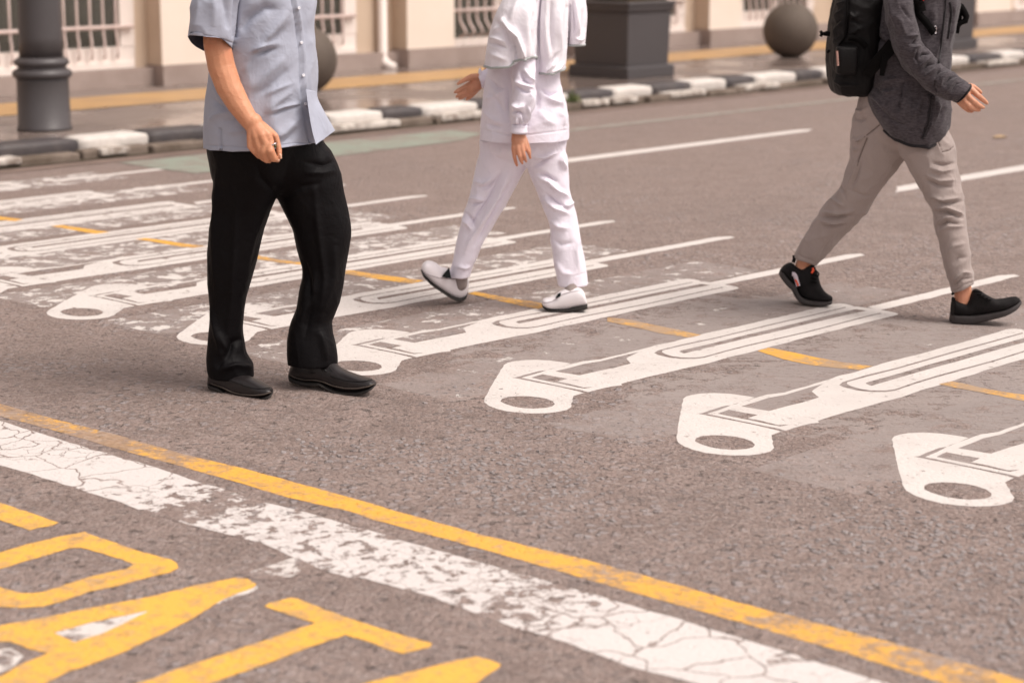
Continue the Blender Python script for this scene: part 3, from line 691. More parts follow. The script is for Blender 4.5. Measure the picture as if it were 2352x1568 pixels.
# loose and half-bedded chippings on the worn surface
rg = np.random.RandomState(3); CH = [MB(), MB(), MB()]; cnt = 0; tries = 0
while cnt < 4200 and tries < 200000:
    tries += 1
    u = rg.uniform(3.58, 4.62); v = rg.uniform(1.2, 4.6)
    dens = 0.02 + 0.9 * max(0, noise.noise(Vector((u * 1.7, v * 1.7, 3.0))) + 0.02 + 0.8 * max(0, 3.1 - v))
    if u > 4.36 and (v - (cv0 - .25)) % 0.757 < 0.36: continue
    if rg.rand() > dens: continue
    cnt += 1; c = road(u, v, 0); r = min(0.0092, rg.gamma(3.0, 0.0019) + 0.0012); h_ = r * rg.uniform(.22, .5); a0 = rg.uniform(0, 6.28); sx = rg.uniform(.55, 1.0)
    V = []; n_ = 6
    tilt = rg.normal(0, .18, 2)
    for (sc, z) in ((1.0, -.0008), (.95, h_ * .55), (.62, h_)):
        for j in range(n_):
            t = a0 + 2 * math.pi * j / n_; q = r * sc * (1 + .22 * math.sin(3.7 * j + a0 * 5)); x, y = q * math.cos(t), q * math.sin(t) * sx
            V.append(c + Vector((x * math.cos(a0) - y * math.sin(a0), x * math.sin(a0) + y * math.cos(a0), z + (tilt[0] * x + tilt[1] * y) * (z > 0))))
    Fc = [(k * n_ + j, k * n_ + (j + 1) % n_, (k + 1) * n_ + (j + 1) % n_, (k + 1) * n_ + j) for k in range(2) for j in range(n_)] + [tuple(range(2 * n_, 3 * n_))]
    CH[0].add(V, Fc, int(rg.randint(0, 3)))
o = CH[0].build('chippings', [mat_simple('chip_grey', (0.27, 0.235, 0.228), 0.6, 0.5, 0.4, 90.0), mat_simple('chip_brown', (0.30, 0.235, 0.21), 0.75, 0.4, 0.4, 90.0), mat_simple('chip_dark', (0.16, 0.135, 0.132), 0.6, 0.5, 0.4, 90.0)])
tag(o, 'loose grey stone chippings scattered over the worn asphalt', 'gravel', kind='stuff')

# ------------------------------------------------------------------ building
bld = empty('building', road(14, 13.8, ZS)); tag(bld, 'cream rendered building front with grey plinth and barred windows behind the pavement', 'building')
VF, VR, VG = 13.62, 13.82, 13.95
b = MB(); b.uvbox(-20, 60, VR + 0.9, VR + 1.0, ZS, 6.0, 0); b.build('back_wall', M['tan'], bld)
piers = [(1.9, 2.5), (6.0, 6.6), (10.14, 10.74), (12.88, 13.48), (15.12, 15.72), (17.28, 17.83), (19.92, 20.5), (22.62, 23.45), (26.0, 26.7), (30.0, 30.7)]
pl = MB()
for a, c in piers:
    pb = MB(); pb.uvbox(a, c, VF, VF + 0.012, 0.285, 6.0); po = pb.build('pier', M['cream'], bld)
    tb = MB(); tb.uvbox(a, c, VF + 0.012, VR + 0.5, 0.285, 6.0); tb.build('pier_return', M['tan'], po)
    pl.uvbox(a - 0.015, c + 0.015, VF - 0.03, VR + 0.5, ZS - .02, 0.283)
wins = [(2.6, 5.9), (6.7, 10.02), (10.82, 12.44), (13.56, 15.05), (15.80, 17.12), (18.03, 19.44), (20.6, 22.3), (23.85, 25.6), (26.8, 29.9)]
edge = []
for i, (a, c) in enumerate(piers[:-1]):
    n_ = piers[i + 1][0]; w0, w1 = wins[i]
    pl.uvbox(c + 0.016, n_ - 0.016, VF + 0.10, VR + 0.5, ZS - .02, 0.262)
    if w0 - c > 0.02: edge.append((c + .001, w0))
    if n_ - w1 > 0.02: edge.append((w1, n_ - .001))
for a, c in edge:
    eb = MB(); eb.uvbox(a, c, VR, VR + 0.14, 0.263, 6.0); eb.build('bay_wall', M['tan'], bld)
pl.build('plinth', M['plinth'], bld)
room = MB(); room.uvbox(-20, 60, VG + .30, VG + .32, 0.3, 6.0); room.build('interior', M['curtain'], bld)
for i, (a, c) in enumerate(wins):
    panel = i not in (3, 8)
    w = MB(); zb = 0.265
    zg = 0.44 if panel else 0.335
    w.uvbox(a, c, VR + 0.005, VR + 0.10, zb, zg); w.uvbox(a, a + .10, VR, VR + .10, zg, 2.6); w.uvbox(c - .14, c, VR, VR + .10, zg, 2.6); w.uvbox(a, c, VR, VR + .10, 2.6, 2.75)
    if panel: w.uvbox(a + .02, c - .02, VR - 0.02, VR + 0.004, zb + 0.002, zb + .05)
    nm = max(1, int(round((c - a) / 0.75)))
    for k in range(1, nm):
        x = a + .10 + (c - a - .24) * k / nm; w.uvbox(x - .045, x + .045, VR + .002, VR + .09, zg, 2.6)
    wo = w.build('window', M['winwhite'], bld)
    g = MB(); g.uvbox(a + .1, c - .14, VR + .055, VR + .062, zg, 2.6); g.build('pane', M['glass'], wo)
    gr = MB(); n = int((c - a - .2) / 0.125)
    zb_ = 0.60; bg_ = 0.05 if panel else 0.12
    for k in range(n + 1):
        x = a + .10 + (c - a - .24) * (k + .5) / (n + 1)
        gr.tube([road(x, VR - .03, 2.5), road(x, VR - .03, zb_), road(x, VR - .032, zb_ - .06), road(x, VR - .045, zb_ - .11), road(x, VR - bg_ * .8, zb_ - .17), road(x, VR - bg_, zb_ - .21), road(x, VR - .03, zb_ - .25)], 0.0115, 6)
    gr.tube([road(a + .02, VR - .03, zb_), road(c - .03, VR - .03, zb_)], 0.017, 6)
    gr.tube([road(a + .02, VR - .03, 1.5), road(c - .03, VR - .03, 1.5)], 0.017, 6)
    gr.build('grille', M['bar'], wo, True)
b = MB(); b.tube([road(12.70, VR - .06, 6), road(12.70, VR - .06, 0.22), road(12.70, VR - .10, 0.16), road(12.70, VR - .2, .13)], 0.045, 14); b.build('downpipe', M['winwhite'], bld, True)
b = MB(); b.uvbox(-20, 60, VF - .2, VR + 1.1, 6.0, 6.4); b.build('eaves', M['cream'], bld)

# ------------------------------------------------------------------ street furniture
g = ground(103, 298, ZS); lp_ = empty('lamp_post', g); tag(lp_, 'thick dark grey iron lamp post with two moulded rings at the left', 'lamp post')
b = MB(); b.lathe(g, [(.176, 0), (.176, .02), (.170, .025), (.166, .32), (.168, .335)], 64); o = b.build('base', M['iron'], lp_, True)
b = MB(); b.lathe(g, [(.150, .336), (.178, .338), (.190, .352), (.192, .368), (.183, .384), (.160, .396), (.152, .404), (.156, .412), (.172, .420), (.177, .436), (.172, .452), (.150, .466), (.14, .47)], 64); b.build('ring_moulding', M['iron'], lp_, True)
b = MB(); b.lathe(g, [(.141, .471), (.139, .60), (.132, 1.2), (.10, 2.2), (.075, 3.6), (.07, 3.9)], 64); b.build('shaft', M['iron'], lp_, True)
b = MB(); b.lathe(g, [(.08, 3.9), (.16, 3.95), (.20, 4.15), (.17, 4.32), (.05, 4.40), (.02, 4.5)], 32); b.build('lantern', M['lampglass'], lp_, True)

def planter(u0, v0, label, name='planter'):
    root = empty(name, road(u0 + .31, v0 + .33, ZS)); tag(root, label, 'planter', 'square iron planters on the pavement')
    L, W, t = .62, .68, 0.0
    def ring(off, z): return [road(u0 - off, v0 - off, z), road(u0 + L + off, v0 - off, z), road(u0 + L + off, v0 + W + off, z), road(u0 - off, v0 + W + off, z)]
    def stack(nm, prof, cap=True, mat='iron'):
        V = []; [V.extend(ring(o_, z)) for o_, z in prof]; k = len(prof)
        Fc = [(i * 4 + j, i * 4 + (j + 1) % 4, (i + 1) * 4 + (j + 1) % 4, (i + 1) * 4 + j) for i in range(k - 1) for j in range(4)] + [(3, 2, 1, 0), tuple(range((k - 1) * 4, k * 4))]
        b = MB(); b.add(V, Fc); return bevel(b.build(nm, M[mat], root), .006, 2)
    stack('plinth', [(0.0, ZS), (0.0, ZS + .09), (-.02, ZS + .10), (-.035, ZS + .101)])
    stack('box', [(-.04, ZS + .102), (-.028, ZS + .54), (-.028, ZS + .541)])
    stack('rim', [(-.03, ZS + .542), (-.022, ZS + .56), (-.008, ZS + .575), (-.008, ZS + .60), (.008, ZS + .615), (.008, ZS + .64), (-.05, ZS + .645)])
    b = MB(); b.uvbox(u0 + .055, u0 + L - .055, v0 + .055, v0 + W - .055, ZS + .646, ZS + .66); b.build('soil', M['soil'], root)
    return root
def shrub(u0, v0, z, label, n, rad, hgt, mat='leaf', name='shrub', size=.05, group=None):
    root = empty(name, road(u0, v0, z)); tag(root, label, 'plant', group); c = road(u0, v0, z); b = MB()
    st = MB()
    for k in range(9):
        a = random.uniform(0, 6.28); e = c + Vector((math.cos(a) * rad * .7, math.sin(a) * rad * .7, hgt * random.uniform(.4, .9))); st.tube([c, (c + e) / 2 + Vector((0, 0, hgt * .1)), e], [.006, .005, .002], 5)
    for i in range(n):
        a = random.uniform(0, 6.28); r = rad * math.sqrt(random.random()); zz = hgt * random.random() * (1 - .4 * r / rad)
        p = c + Vector((r * math.cos(a), r * math.sin(a), zz)); d = Vector((random.gauss(0, 1), random.gauss(0, 1), random.gauss(.4, .7))).normalized()
        sd = d.orthogonal().normalized(); l = size * random.uniform(.6, 1.3); w_ = l * .35
        b.add([p, p + d * l * .5 + sd * w_, p + d * l, p + d * l * .5 - sd * w_], [(0, 1, 2, 3)])
    st.build('stem', M['soil'], root); b.build('foliage', M[mat], root)
    return root
planter(13.24, 11.30, 'dark grey square planter with stepped rim, right behind the woman in white')
planter(18.30, 11.36, 'dark grey square planter half hidden behind the walker with the backpack')
shrub(13.55, 11.64, ZS + .66, 'low brownish plants in the planter behind the woman in white', 700, .26, .16)
shrub(18.61, 11.70, ZS + .66, 'low plants in the planter behind the backpack walker', 500, .26, .3)
shrub(11.88, 10.70, .04, 'small dark green weed growing against the kerb beside the woman', 160, .05, .10, size=.03, name='weed')
def ball(px, py, r, label):
    g = ground(px, py, ZS); root = empty('stone_ball', g); tag(root, label, 'bollard', 'stone ball bollards on the pavement')
    prof = [(.10, 0), (.11, .02)] ; c = r - .01
    prof = [(math.sqrt(max(1e-6, r * r - (z - c) ** 2)), z) for z in [0.0] + [c - r * math.cos(t) for t in np.linspace(0.42, math.pi - .02, 40)]]
    b = MB(); b.lathe(g, prof, 72); o = b.build('ball', M['stone'], root, True)
    return root
ball(1814, 131, .268, 'round brown stone ball standing in the open on the pavement at upper right')
ball(697, 214, .268, 'round stone ball partly hidden behind the man in the blue shirt')
# a fallen leaf
lg = ground(2297, 319); b = MB(); V = []
for i in range(9):
    t = i / 8; w_ = .022 * math.sin(math.pi * t) ** .8; V += [lg + Vector((-.05 + .1 * t, w_ + .02 * t, .012 + .012 * math.sin(3 * t))), lg + Vector((-.05 + .1 * t, .02 * t, .006)), lg + Vector((-.05 + .1 * t, -w_ + .02 * t, .012))]
b.add(V, [(i * 3 + k, (i + 1) * 3 + k, (i + 1) * 3 + k + 1, i * 3 + k + 1) for i in range(8) for k in range(2)])
o = b.build('fallen_leaf', M['dryleaf'], None, True); tag(o, 'single dry yellow leaf lying on the asphalt at the right', 'leaf')

# ------------------------------------------------------------------ people helpers
def chain(b, pts, c, Ys, Y0):
    """skinned chain: (x, y, radius) in crop px, distance offsets"""
    P = []
    for i, q in enumerate(pts):
        x, y = c(q[0], q[1]); x2, _ = c(q[0] + q[2], q[1]); Y = Y0 + (Ys[i] if isinstance(Ys, (list, tuple)) else Ys)
        P.append((at(x, y, Y), abs(x2 - x) * pxm(y, Y)))
    for i in range(len(P) - 1): b.capsule(P[i][0], P[i][1], P[i + 1][0], P[i + 1][1])
    if len(P) == 1: b.capsule(P[0][0], P[0][1], P[0][0] + Vector((0, 0, .001)), P[0][1])
    return P
def head(b, base, face, hgt=0.225):
    """head on a neck: skull, jaw, nose, brow, ears, lips; base = base of the neck, face = heading"""
    f = Vector(face).normalized(); sd = Vector((0, 0, 1)).cross(f); up = Vector((0, 0, 1)); c = base + up * .165 + f * .025
    b.capsule(base - up * .05, .075, base + up * .02, .062); b.capsule(base, .062, base + up * .09 + f * .012, .056)
    b.capsule(c - f * .025 + up * .035, .088, c + f * .02 + up * .04, .082); b.capsule(c + f * .035 - up * .02, .062, c + f * .05 - up * .068, .042)
    b.capsule(c + f * .094 + up * .008, .010, c + f * .112 - up * .026, .014)
    b.capsule(c + f * .088 - up * .055 + sd * .018, .008, c + f * .088 - up * .055 - sd * .018, .008)
    b.capsule(c + f * .083 + up * .028 + sd * .04, .012, c + f * .083 + up * .028 - sd * .04, .012)
    for k in (-1, 1): b.capsule(c + sd * .080 * k + up * .015, .014, c + sd * .080 * k - up * .03, .010)
    return c, f, sd
def eyes_hair(c, f, sd, body, hair=True):
    up = Vector((0, 0, 1))
    for k in (-1, 1):
        e = MB(); e.capsule(c + f * .080 + sd * .031 * k + up * .010, .011, c + f * .081 + sd * .032 * k + up * .010, .011); e.build('eye', M['eye'], body, True)
    if hair:
        h = MB(); h.capsule(c - f * .034 + up * .052, .091, c + f * .012 + up * .066, .080); h.capsule(c - f * .052 + up * .004, .070, c - f * .045 + up * .05, .082); h.capsule(c + f * .02 + up * .085, .062, c + f * .045 + up * .088, .045)
        h.build('hair', M['hair'], body, True)

def finish(me, name, mat, root, smooth=True): return link(name, me, mat, root, smooth)

def shoe(name, root, st, Yh, Yt, mat, sole_mat, sole, hw, n_up=2.6, soles_extra=None):
    """st rows: xb, yb, xt, yt, width factor from heel to toe; sole: thickness px per row"""
    xs = [r[0] for r in st]; x0, x1 = st[0][0], st[-1][0]
    up_, so = [], []
    for r, th in zip(st, sole):
        t = (r[0] - x0) / (x1 - x0); Y = Yh + (Yt - Yh) * t; w = hw * r[4]
        dx, dy = r[2] - r[0], r[3] - r[1]; L = math.hypot(dx, dy); k = th / max(L, 1e-3)
        m = (r[0] + dx * k * .8, r[1] + dy * k * .8)
        up_.append((m[0], m[1], Y, r[2], r[3], Y, w * .96, 0)); so.append((r[0], r[1], Y, r[0] + dx * k, r[1] + dy * k, Y, w * 1.04, 0))
    V, Fc, *_ = loft(up_, 40, 7, n_up); o = finish(grid_mesh(name, [(V, Fc)]), name, mat, root)
    V, Fc, *_ = loft(so, 40, 7, 5.0); finish(grid_mesh('sole', [(V, Fc)]), 'sole', sole_mat, o)
    return o
def tubepx(pts, c, Ys, Y0, rad, n=8):
    P = [at(*c(*q), Y0 + (Ys[i] if isinstance(Ys, (list, tuple)) else Ys)) for i, q in enumerate(pts)]
    b = MB(); b.tube(P, rad, n); return b
ID = lambda x, y: (x, y)

GAIN = 1.0
def conv(c, rows):
    """strokes in crop px -> survey px"""
    out = []
    for r in rows:
        k = abs(c(1, 0)[0] - c(0, 0)[0]); out.append(([c(*p) for p in r[0]], r[1] * k, r[2] * GAIN) + tuple(r[3:]))
    return out
def rows(c, lst, Y0):
    """loft rows in crop px: Ax, Ay, Bx, By, half depth, distance offset, far lift"""
    out = []
    for r in lst:
        a, b_ = c(r[0], r[1]), c(r[2], r[3]); dY = r[5] if len(r) > 5 else 0.0
        out.append((a[0], a[1], Y0 + dY, b_[0], b_[1], Y0 + dY, r[4], r[6] if len(r) > 6 else 0.0))
    return out
def lev(c, lst, Y0):
    return rows(c, [(r[1], r[0], r[2], r[0]) + tuple(r[3:]) for r in lst], Y0)

GAIN = 2.2
# ---------------------------------------------------------------- man in the blue shirt
M1 = crop(700, 0, .63796); S2 = crop(700, 900, .4782); HM = crop(950, 420, .15944)
YA = 6.45
man = empty('person', (at(630, 700, YA).x, YA, 0)); tag(man, 'person in a light blue short sleeved shirt, black trousers and black leather shoes walking right', 'person', 'people walking over the crossing')
b = MB()
yh = YA - .22
chain(b, [(470,-120,80),(290,20,70),(255,200,80),(262,275,86),(292,420,88)], M1, [-.12,-.19,-.21,-.21,-.21], YA)      # near upper arm
chain(b, [(292,420,88),(335,540,84),(395,650,74),(452,735,62),(490,785,57)], M1, [-.21,-.22,-.23,-.24,-.245], YA)
hb = lambda p, Y: chain(b, p, HM, Y, YA)
hb([(400,430,235),(430,620,215)], [-.245,-.247])
hb([(400,540,190),(345,800,120),(330,1040,95)], [-.25,-.26,-.262])
hb([(420,540,190),(480,800,130),(520,1000,100)], [-.25,-.268,-.272])
hb([(450,540,190),(620,780,140),(710,980,105)], [-.25,-.270,-.276])
hb([(500,560,190),(740,760,140),(840,930,90)], [-.25,-.265,-.270])
hb([(330,1040,92),(430,1170,80),(540,1290,72),(600,1300,62)], [-.262,-.262,-.25,-.24])
hb([(520,1000,98),(560,1150,90),(640,1330,84),(690,1370,72)], [-.272,-.272,-.258,-.245])
hb([(710,980,100),(650,1160,98),(730,1370,96),(800,1400,70)], [-.276,-.278,-.266,-.245])
hb([(830,960,95),(830,1160,108),(900,1330,108),(1010,1385,62)], [-.272,-.284,-.274,-.255])
hb([(560,520,150),(800,680,120),(950,790,88),(1010,960,76),(1040,1130,76),(1055,1290,62)], [-.235,-.235,-.236,-.238,-.244,-.250])
chain(b, [(600,-140,120),(640,60,95),(680,260,85)], M1, [.12,.19,.2], YA); chain(b, [(680,260,82),(600,480,76),(520,700,56)], M1, [.2,.22,.22], YA)
chain(b, [(520,700,56),(500,800,70),(500,880,50)], M1, [.22,.22,.22], YA)
for k in range(4): chain(b, [(480 + 16 * k, 860, 18), (480 + 16 * k, 950 - 8 * abs(k - 1), 16), (490 + 16 * k, 990 - 8 * abs(k - 1), 14)], M1, [.2 + .012 * k] * 3, YA)
chain(b, [(530,800,24),(570,860,18),(580,910,15)], M1, [.2, .19, .19], YA)
chain(b, [(560,-150,190),(560,100,230),(550,400,250),(530,700,240),(530,930,220)], M1, 0, YA)
LG = lambda p, Y: chain(b, p, ID, Y, YA)
LG([(560,380,45),(534,600,30),(520,760,24),(525,850,20)], [-.03,-.03,-.03,-.03])
LG([(670,380,45),(740,560,32),(720,740,24),(716,822,20)], [.06,.04,.02,.02])
hc = head(b, at(*M1(560, -150), YA), (.93, -.36, 0))
body_ = finish(remesh(b.mesh('body'), .0026, 7), 'body', M['skin_a'], man)
eyes_hair(*hc, body_)
# nail and ring
M['nail'] = mat_simple('nail', (0.66, 0.40, 0.28), 0.3, 0.5)
nb = MB(); nb.capsule(at(*HM(1072, 1262), YA - .263), .0045, at(*HM(1085, 1325), YA - .262), .0042); nb.build('thumb_nail', M['nail'], body_, True)
for (x0, y0, x1, y1, dy) in ((1000, 1392, 1040, 1380, -.266),): 
    q = MB(); q.capsule(at(*HM(x0, y0), YA + dy), .0036, at(*HM(x1, y1), YA + dy + .004), .0034); q.build('nail', M['nail'], body_, True)
rb = MB(); rc = at(*HM(905, 1005), YA - .276); ax = Vector((.5, -.2, -.8)).normalized(); a1 = ax.orthogonal().normalized(); a2 = ax.cross(a1)
rb.tube([rc + (a1 * math.cos(t) + a2 * math.sin(t)) * .0100 for t in np.linspace(0, 2 * math.pi, 25)], .0020, 8); ro = rb.build('ring', M['silver'], man, True)
gb = MB(); gb.capsule(at(*HM(948, 1025), YA - .282), .0040, at(*HM(955, 1050), YA - .282), .0036); gb.build('ring_gem', M['gem'], ro, True)
# shirt
tor = lev(M1, [(-205,470,650,.06),(-170,380,730,.13),(-120,290,810,.185),(-60,245,855,.20),(0,228,880,.205),(90,226,878,.205),(190,226,868,.205),(280,226,880,.205),(400,220,893,.205),(500,213,893,.21),(590,203,887,.21),(680,195,893,.21),(770,189,915,.21),(850,186,935,.21),(915,183,940,.212)], YA)
tor[-1] = rows(M1, [(183, 918, 944, 868, .212)], YA)[0]
slv = rows(M1, [(330,-170,560,-175,.10,-.12),(210,-140,480,-130,.10,-.15),(140,-60,430,-40,.098,-.19),(100,20,400,30,.095,-.205),(93,120,385,120,.093,-.21),(88,200,372,230,.093,-.212),(85,250,358,303,.092,-.212,-.035)], YA)
far = rows(M1, [(480,-170,700,-170,.09,.12),(520,-60,780,-60,.09,.18),(560,120,790,120,.085,.2),(570,240,790,250,.085,.2)], YA)
T = loft(tor, 150, 14, 2.25, hollow=.10); Sl = loft(slv, 90, 14, 2.1, hollow=.09); Fr = loft(far, 48, 8, 2.1, hollow=.05)
sh = grid_mesh('shirt', [T, Sl, Fr])
folds(sh, conv(M1, [
 ([(735,0),(755,110),(775,260),(788,400),(792,520),(800,640),(820,740),(850,900)],5,-5,1),
 ([(750,0),(772,110),(792,260),(806,400),(810,520),(818,640),(842,760),(880,900)],11,5,1),
 ([(715,60),(600,220),(480,380),(420,470)],28,9),([(640,60),(560,50),(460,120),(400,200)],26,-10),([(700,170),(560,300),(430,420)],24,-7),
 ([(620,270),(540,300),(490,330)],16,9),([(640,300),(560,330),(500,345)],14,-8),([(690,350),(560,480),(480,580)],30,7),([(720,430),(600,540),(500,610)],24,-6),
 ([(740,560),(640,640),(560,720)],26,6),([(780,660),(680,690),(600,730)],10,-5),([(790,650),(690,672),(610,700)],12,5),
 ([(760,760),(690,830),(620,880)],22,6),([(780,800),(720,870),(640,910)],18,-5),([(240,540),(280,610),(290,680)],20,6),([(230,620),(270,660),(330,690)],14,-6),
 ([(215,760),(260,720),(330,700)],18,5),([(300,760),(360,760),(420,740)],16,-4),([(330,830),(420,820),(480,800)],16,4),
 ([(281,810),(282,880),(283,950)],4,-7,1),([(190,912),(450,925),(850,893)],4,-1.6,1),
 ([(90,205),(200,225),(300,250),(372,275)],4,-1.6,1),([(150,0),(140,100),(120,200)],20,4),([(300,-40),(330,80),(340,200)],22,-6),([(230,-60),(250,60),(240,180)],24,4),
 ([(385,-60),(378,80),(372,230)],9,-7,1),([(860,60),(845,200),(860,420)],18,4),([(560,600),(640,560),(740,520)],14,4)]), .004, (6, 6, 4.5), 3.0, fine=.0030)
shirt = finish(sh, 'shirt', [M['shirt'], M['sleeveshade']], man)
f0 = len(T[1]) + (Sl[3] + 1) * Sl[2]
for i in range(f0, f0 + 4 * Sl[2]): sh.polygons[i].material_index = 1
fl = []
for (a, c, d1, d2) in (((822,560),(884,575),-.165,-.10),((832,650),(905,640),-.178,-.09),((845,740),(950,725),-.192,-.075),((862,830),(985,785),-.20,-.065),((884,908),(1003,820),-.205,-.06)):
    p, q = M1(*a), M1(*c); fl.append((p[0], p[1], YA + d1, q[0], q[1], YA + d2, .004, 0))
V, Fc, *_ = loft(fl, 40, 10, 2.6); fm = grid_mesh('shirt_flap', [(V, Fc)]); folds(fm, conv(M1, [([(880,640),(930,760),(950,850)],16,5),([(860,700),(890,900)],8,-3)]))
finish(fm, 'shirt_flap', M['shirt'], man)
for q, dy in (((765,62),-.152),((795,258),-.15),((808,460),-.148),((813,660),-.158),((740,-120),-.15)):
    p = M1(*q); c = at(p[0], p[1], YA + dy); best = None
    me = shirt.data; co = get_co(me); px, py = project(co); dd = np.hypot(px - p[0], py - p[1]); near = np.where(dd < 6)[0]
    if len(near): c = Vector(co[near[np.argmin(co[near][:, 1])]])
    bb = MB(); n_ = Vector((.45, -.88, .1)).normalized(); s1 = n_.orthogonal().normalized(); s2 = n_.cross(s1)
    prof = [(.0, .0004), (.0028, .0005), (.0042, .0010), (.0049, .0003), (.0050, -.002)]
    V = []; [V.append(c + n_ * (h_ + .001) + (s1 * math.cos(t) + s2 * math.sin(t)) * r_) for r_, h_ in prof for t in np.linspace(0, 2 * math.pi, 16, endpoint=False)]
    bb.add(V, [(i * 16 + j, i * 16 + (j + 1) % 16, (i + 1) * 16 + (j + 1) % 16, (i + 1) * 16 + j) for i in range(4) for j in range(16)]); bb.build('button', M['button'], man, True)
nb_ = at(*M1(560, -150), YA); cl = MB(); cl.tube([nb_ + Vector((.078 * math.cos(t), .078 * math.sin(t), .012 - .02 * math.cos(t + .35))) for t in np.linspace(.5, 2 * math.pi - .1, 40)], .017, 10); cl.build('collar', M['shirt'], man, True)
# trousers
lL = [(477,300),(477,348),(480,366),(484,399),(490,421),(484,451),(488,480),(482,520),(477,574),(475.5,618),(477.5,670),(480,714),(479,750),(476,791),(472,827),(474,857),(479,869)]
lR = [(700,300),(690,348),(665,410),(637,449),(621,487),(607,528),(596,574),(580,635),(567,681),(561,714),(556,758),(560,780),(566,813),(581,836),(584,864),(584,869)]
rL = [(560,300),(565,348),(600,410),(635,449),(644,469),(655,494),(671,528),(681,572),(690,605),(694,617),(692,640),(685,665),(679,709),(666,745),(661,780),(660,805),(661,835),(662,840)]
rR = [(728,300),(745,330),(762,348),(775.6,377),(785,410),(790,440),(799,480),(805.6,520),(806,540),(801,574),(795,600),(788,654),(778,695),(760,739),(762,764),(770,797),(774,819),(774.5,838)]
ys1 = list(range(318, 862, 14)) + [866]; ys2 = list(range(318, 834, 14)) + [836]
A_ = loft(edges(lL, lR, ys1, YA - .03, YA - .03, .95, .055), 80, 3, 2.2); B_ = loft(edges(rL, rR, ys2, YA + .07, YA + .0, .95, .055), 80, 3, 2.2)
P_ = loft(lev(ID, [(300,500,720,.12),(350,500,735,.125),(390,510,740,.11),(420,540,720,.08),(440,580,690,.05)], YA + .01), 80, 6, 2.3)
tr = remesh(grid_mesh('trousers', [A_, B_, P_]), .0042, 3)
folds(tr, conv(ID, [([(500,380),(495,470),(490,560),(492,660)],9,5),([(545,420),(538,560),(530,700),(520,800)],7,5),([(640,470),(600,560),(575,640)],9,-5),
 ([(720,420),(730,520),(745,640),(730,760)],8,5),([(700,600),(715,680),(700,780)],9,-7),([(770,560),(765,640),(740,720)],10,6),([(690,740),(715,690),(725,620)],8,6),([(735,760),(745,800),(750,830)],8,6),
 ([(500,760),(520,800),(510,850)],9,8),([(560,775),(535,790),(500,850)],9,-9),([(480,700),(500,780),(510,830)],8,6),([(770,370),(745,380),(700,372)],5,-5),([(772,392),(740,398),(700,396)],6,4),
 ([(500,850),(540,838),(580,842)],6,6),([(640,450),(600,410),(590,370)],7,-5),([(650,460),(690,430),(740,420)],7,-4)]), .005, (5, 5, 3), 1.0, fine=.002)
trousers = finish(tr, 'trousers', M['black'], man)
def s2(l): return [S2(r[0], r[1]) + S2(r[2], r[3]) + (r[4],) for r in l]
st1 = s2([(274,1330,276,1286,.25),(290,1352,285,1240,.62),(330,1362,330,1215,.8),(370,1372,390,1215,.86),(430,1408,450,1225,.9),(500,1432,520,1240,.98),(580,1445,600,1262,1.04),(650,1450,665,1290,1.06),(720,1446,725,1320,1.0),(775,1434,772,1345,.82),(808,1420,802,1362,.55),(821,1400,816,1378,.22)])
o1 = shoe('leather_shoe', man, st1, 6.44, 6.30, M['leather'], M['rubber'], [6,8,8,8,7,6,6,6,6,6,6,5], .05)
st2 = s2([(947,1262,956,1215,.25),(965,1292,972,1165,.62),(1005,1306,1010,1120,.8),(1060,1318,1070,1100,.86),(1110,1325,1130,1100,.86),(1165,1322,1180,1100,.86),(1215,1322,1260,1120,.88),(1280,1358,1330,1150,.93),(1370,1390,1400,1205,1.02),(1480,1396,1490,1245,1.06),(1580,1384,1570,1272,.98),(1645,1360,1635,1290,.75),(1680,1335,1675,1310,.3)])
o2 = shoe('leather_shoe', man, st2, 6.50, 6.33, M['leather'], M['rubber'], [6,9,9,9,8,6,5,6,6,6,6,6,5], .05)
def seam(o, c, pts, rad, mat, name='seam', out=.0005):
    co = get_co(o.data); px, py = project(co); P = []
    for i in range(len(pts) - 1):
        for k_ in range(7):
            x, y = c(pts[i][0] + (pts[i + 1][0] - pts[i][0]) * k_ / 7, pts[i][1] + (pts[i + 1][1] - pts[i][1]) * k_ / 7)
            d_ = np.hypot(px - x, py - y); near = np.argsort(d_)[:10]; near = near[np.argsort(co[near][:, 1])[:4]]
            P.append(at(x, y, float(co[near][:, 1].mean()) - out))
    for _ in range(2): P = [P[0]] + [(P[i - 1] + P[i] * 2 + P[i + 1]) / 4 for i in range(1, len(P) - 1)] + [P[-1]]
    b = MB(); b.tube(P, rad, 6); return b.build(name, mat, o, True)
M['welt'] = mat_simple('welt', (0.085, 0.068, 0.058), 0.7, 0.3, 0.4, 30.0)
M['seamd'] = mat_simple('seam_dark', (0.004, 0.003, 0.003), 0.6, 0.3)
seam(o1, S2, [(285,1318),(330,1335),(400,1360),(480,1400),(560,1418),(650,1424),(740,1418),(812,1392)], .0024, M['welt'], 'welt', .004)
seam(o2, S2, [(952,1245),(1000,1275),(1080,1296),(1170,1296),(1240,1312),(1320,1345),(1420,1366),(1520,1368),(1620,1350),(1676,1322)], .0024, M['welt'], 'welt', .004)
seam(o1, S2, [(370,1292),(440,1292),(510,1318),(590,1348),(670,1366),(740,1366),(800,1358)], .0013, M['seamd'])
seam(o2, S2, [(1050,1242),(1150,1236),(1240,1244),(1330,1272),(1420,1300),(1520,1310),(1600,1302),(1655,1290)], .0013, M['seamd'])
seam(o2, S2, [(1222,1205),(1262,1255)], .0013, M['seamd']); seam(o2, S2, [(1290,1188),(1318,1230)], .0013, M['seamd']); seam(o2, S2, [(1240,1200),(1290,1245)], .004, M['seamd'], 'gusset', -.002)
seam(o1, S2, [(455,1275),(470,1300)], .0013, M['seamd'])
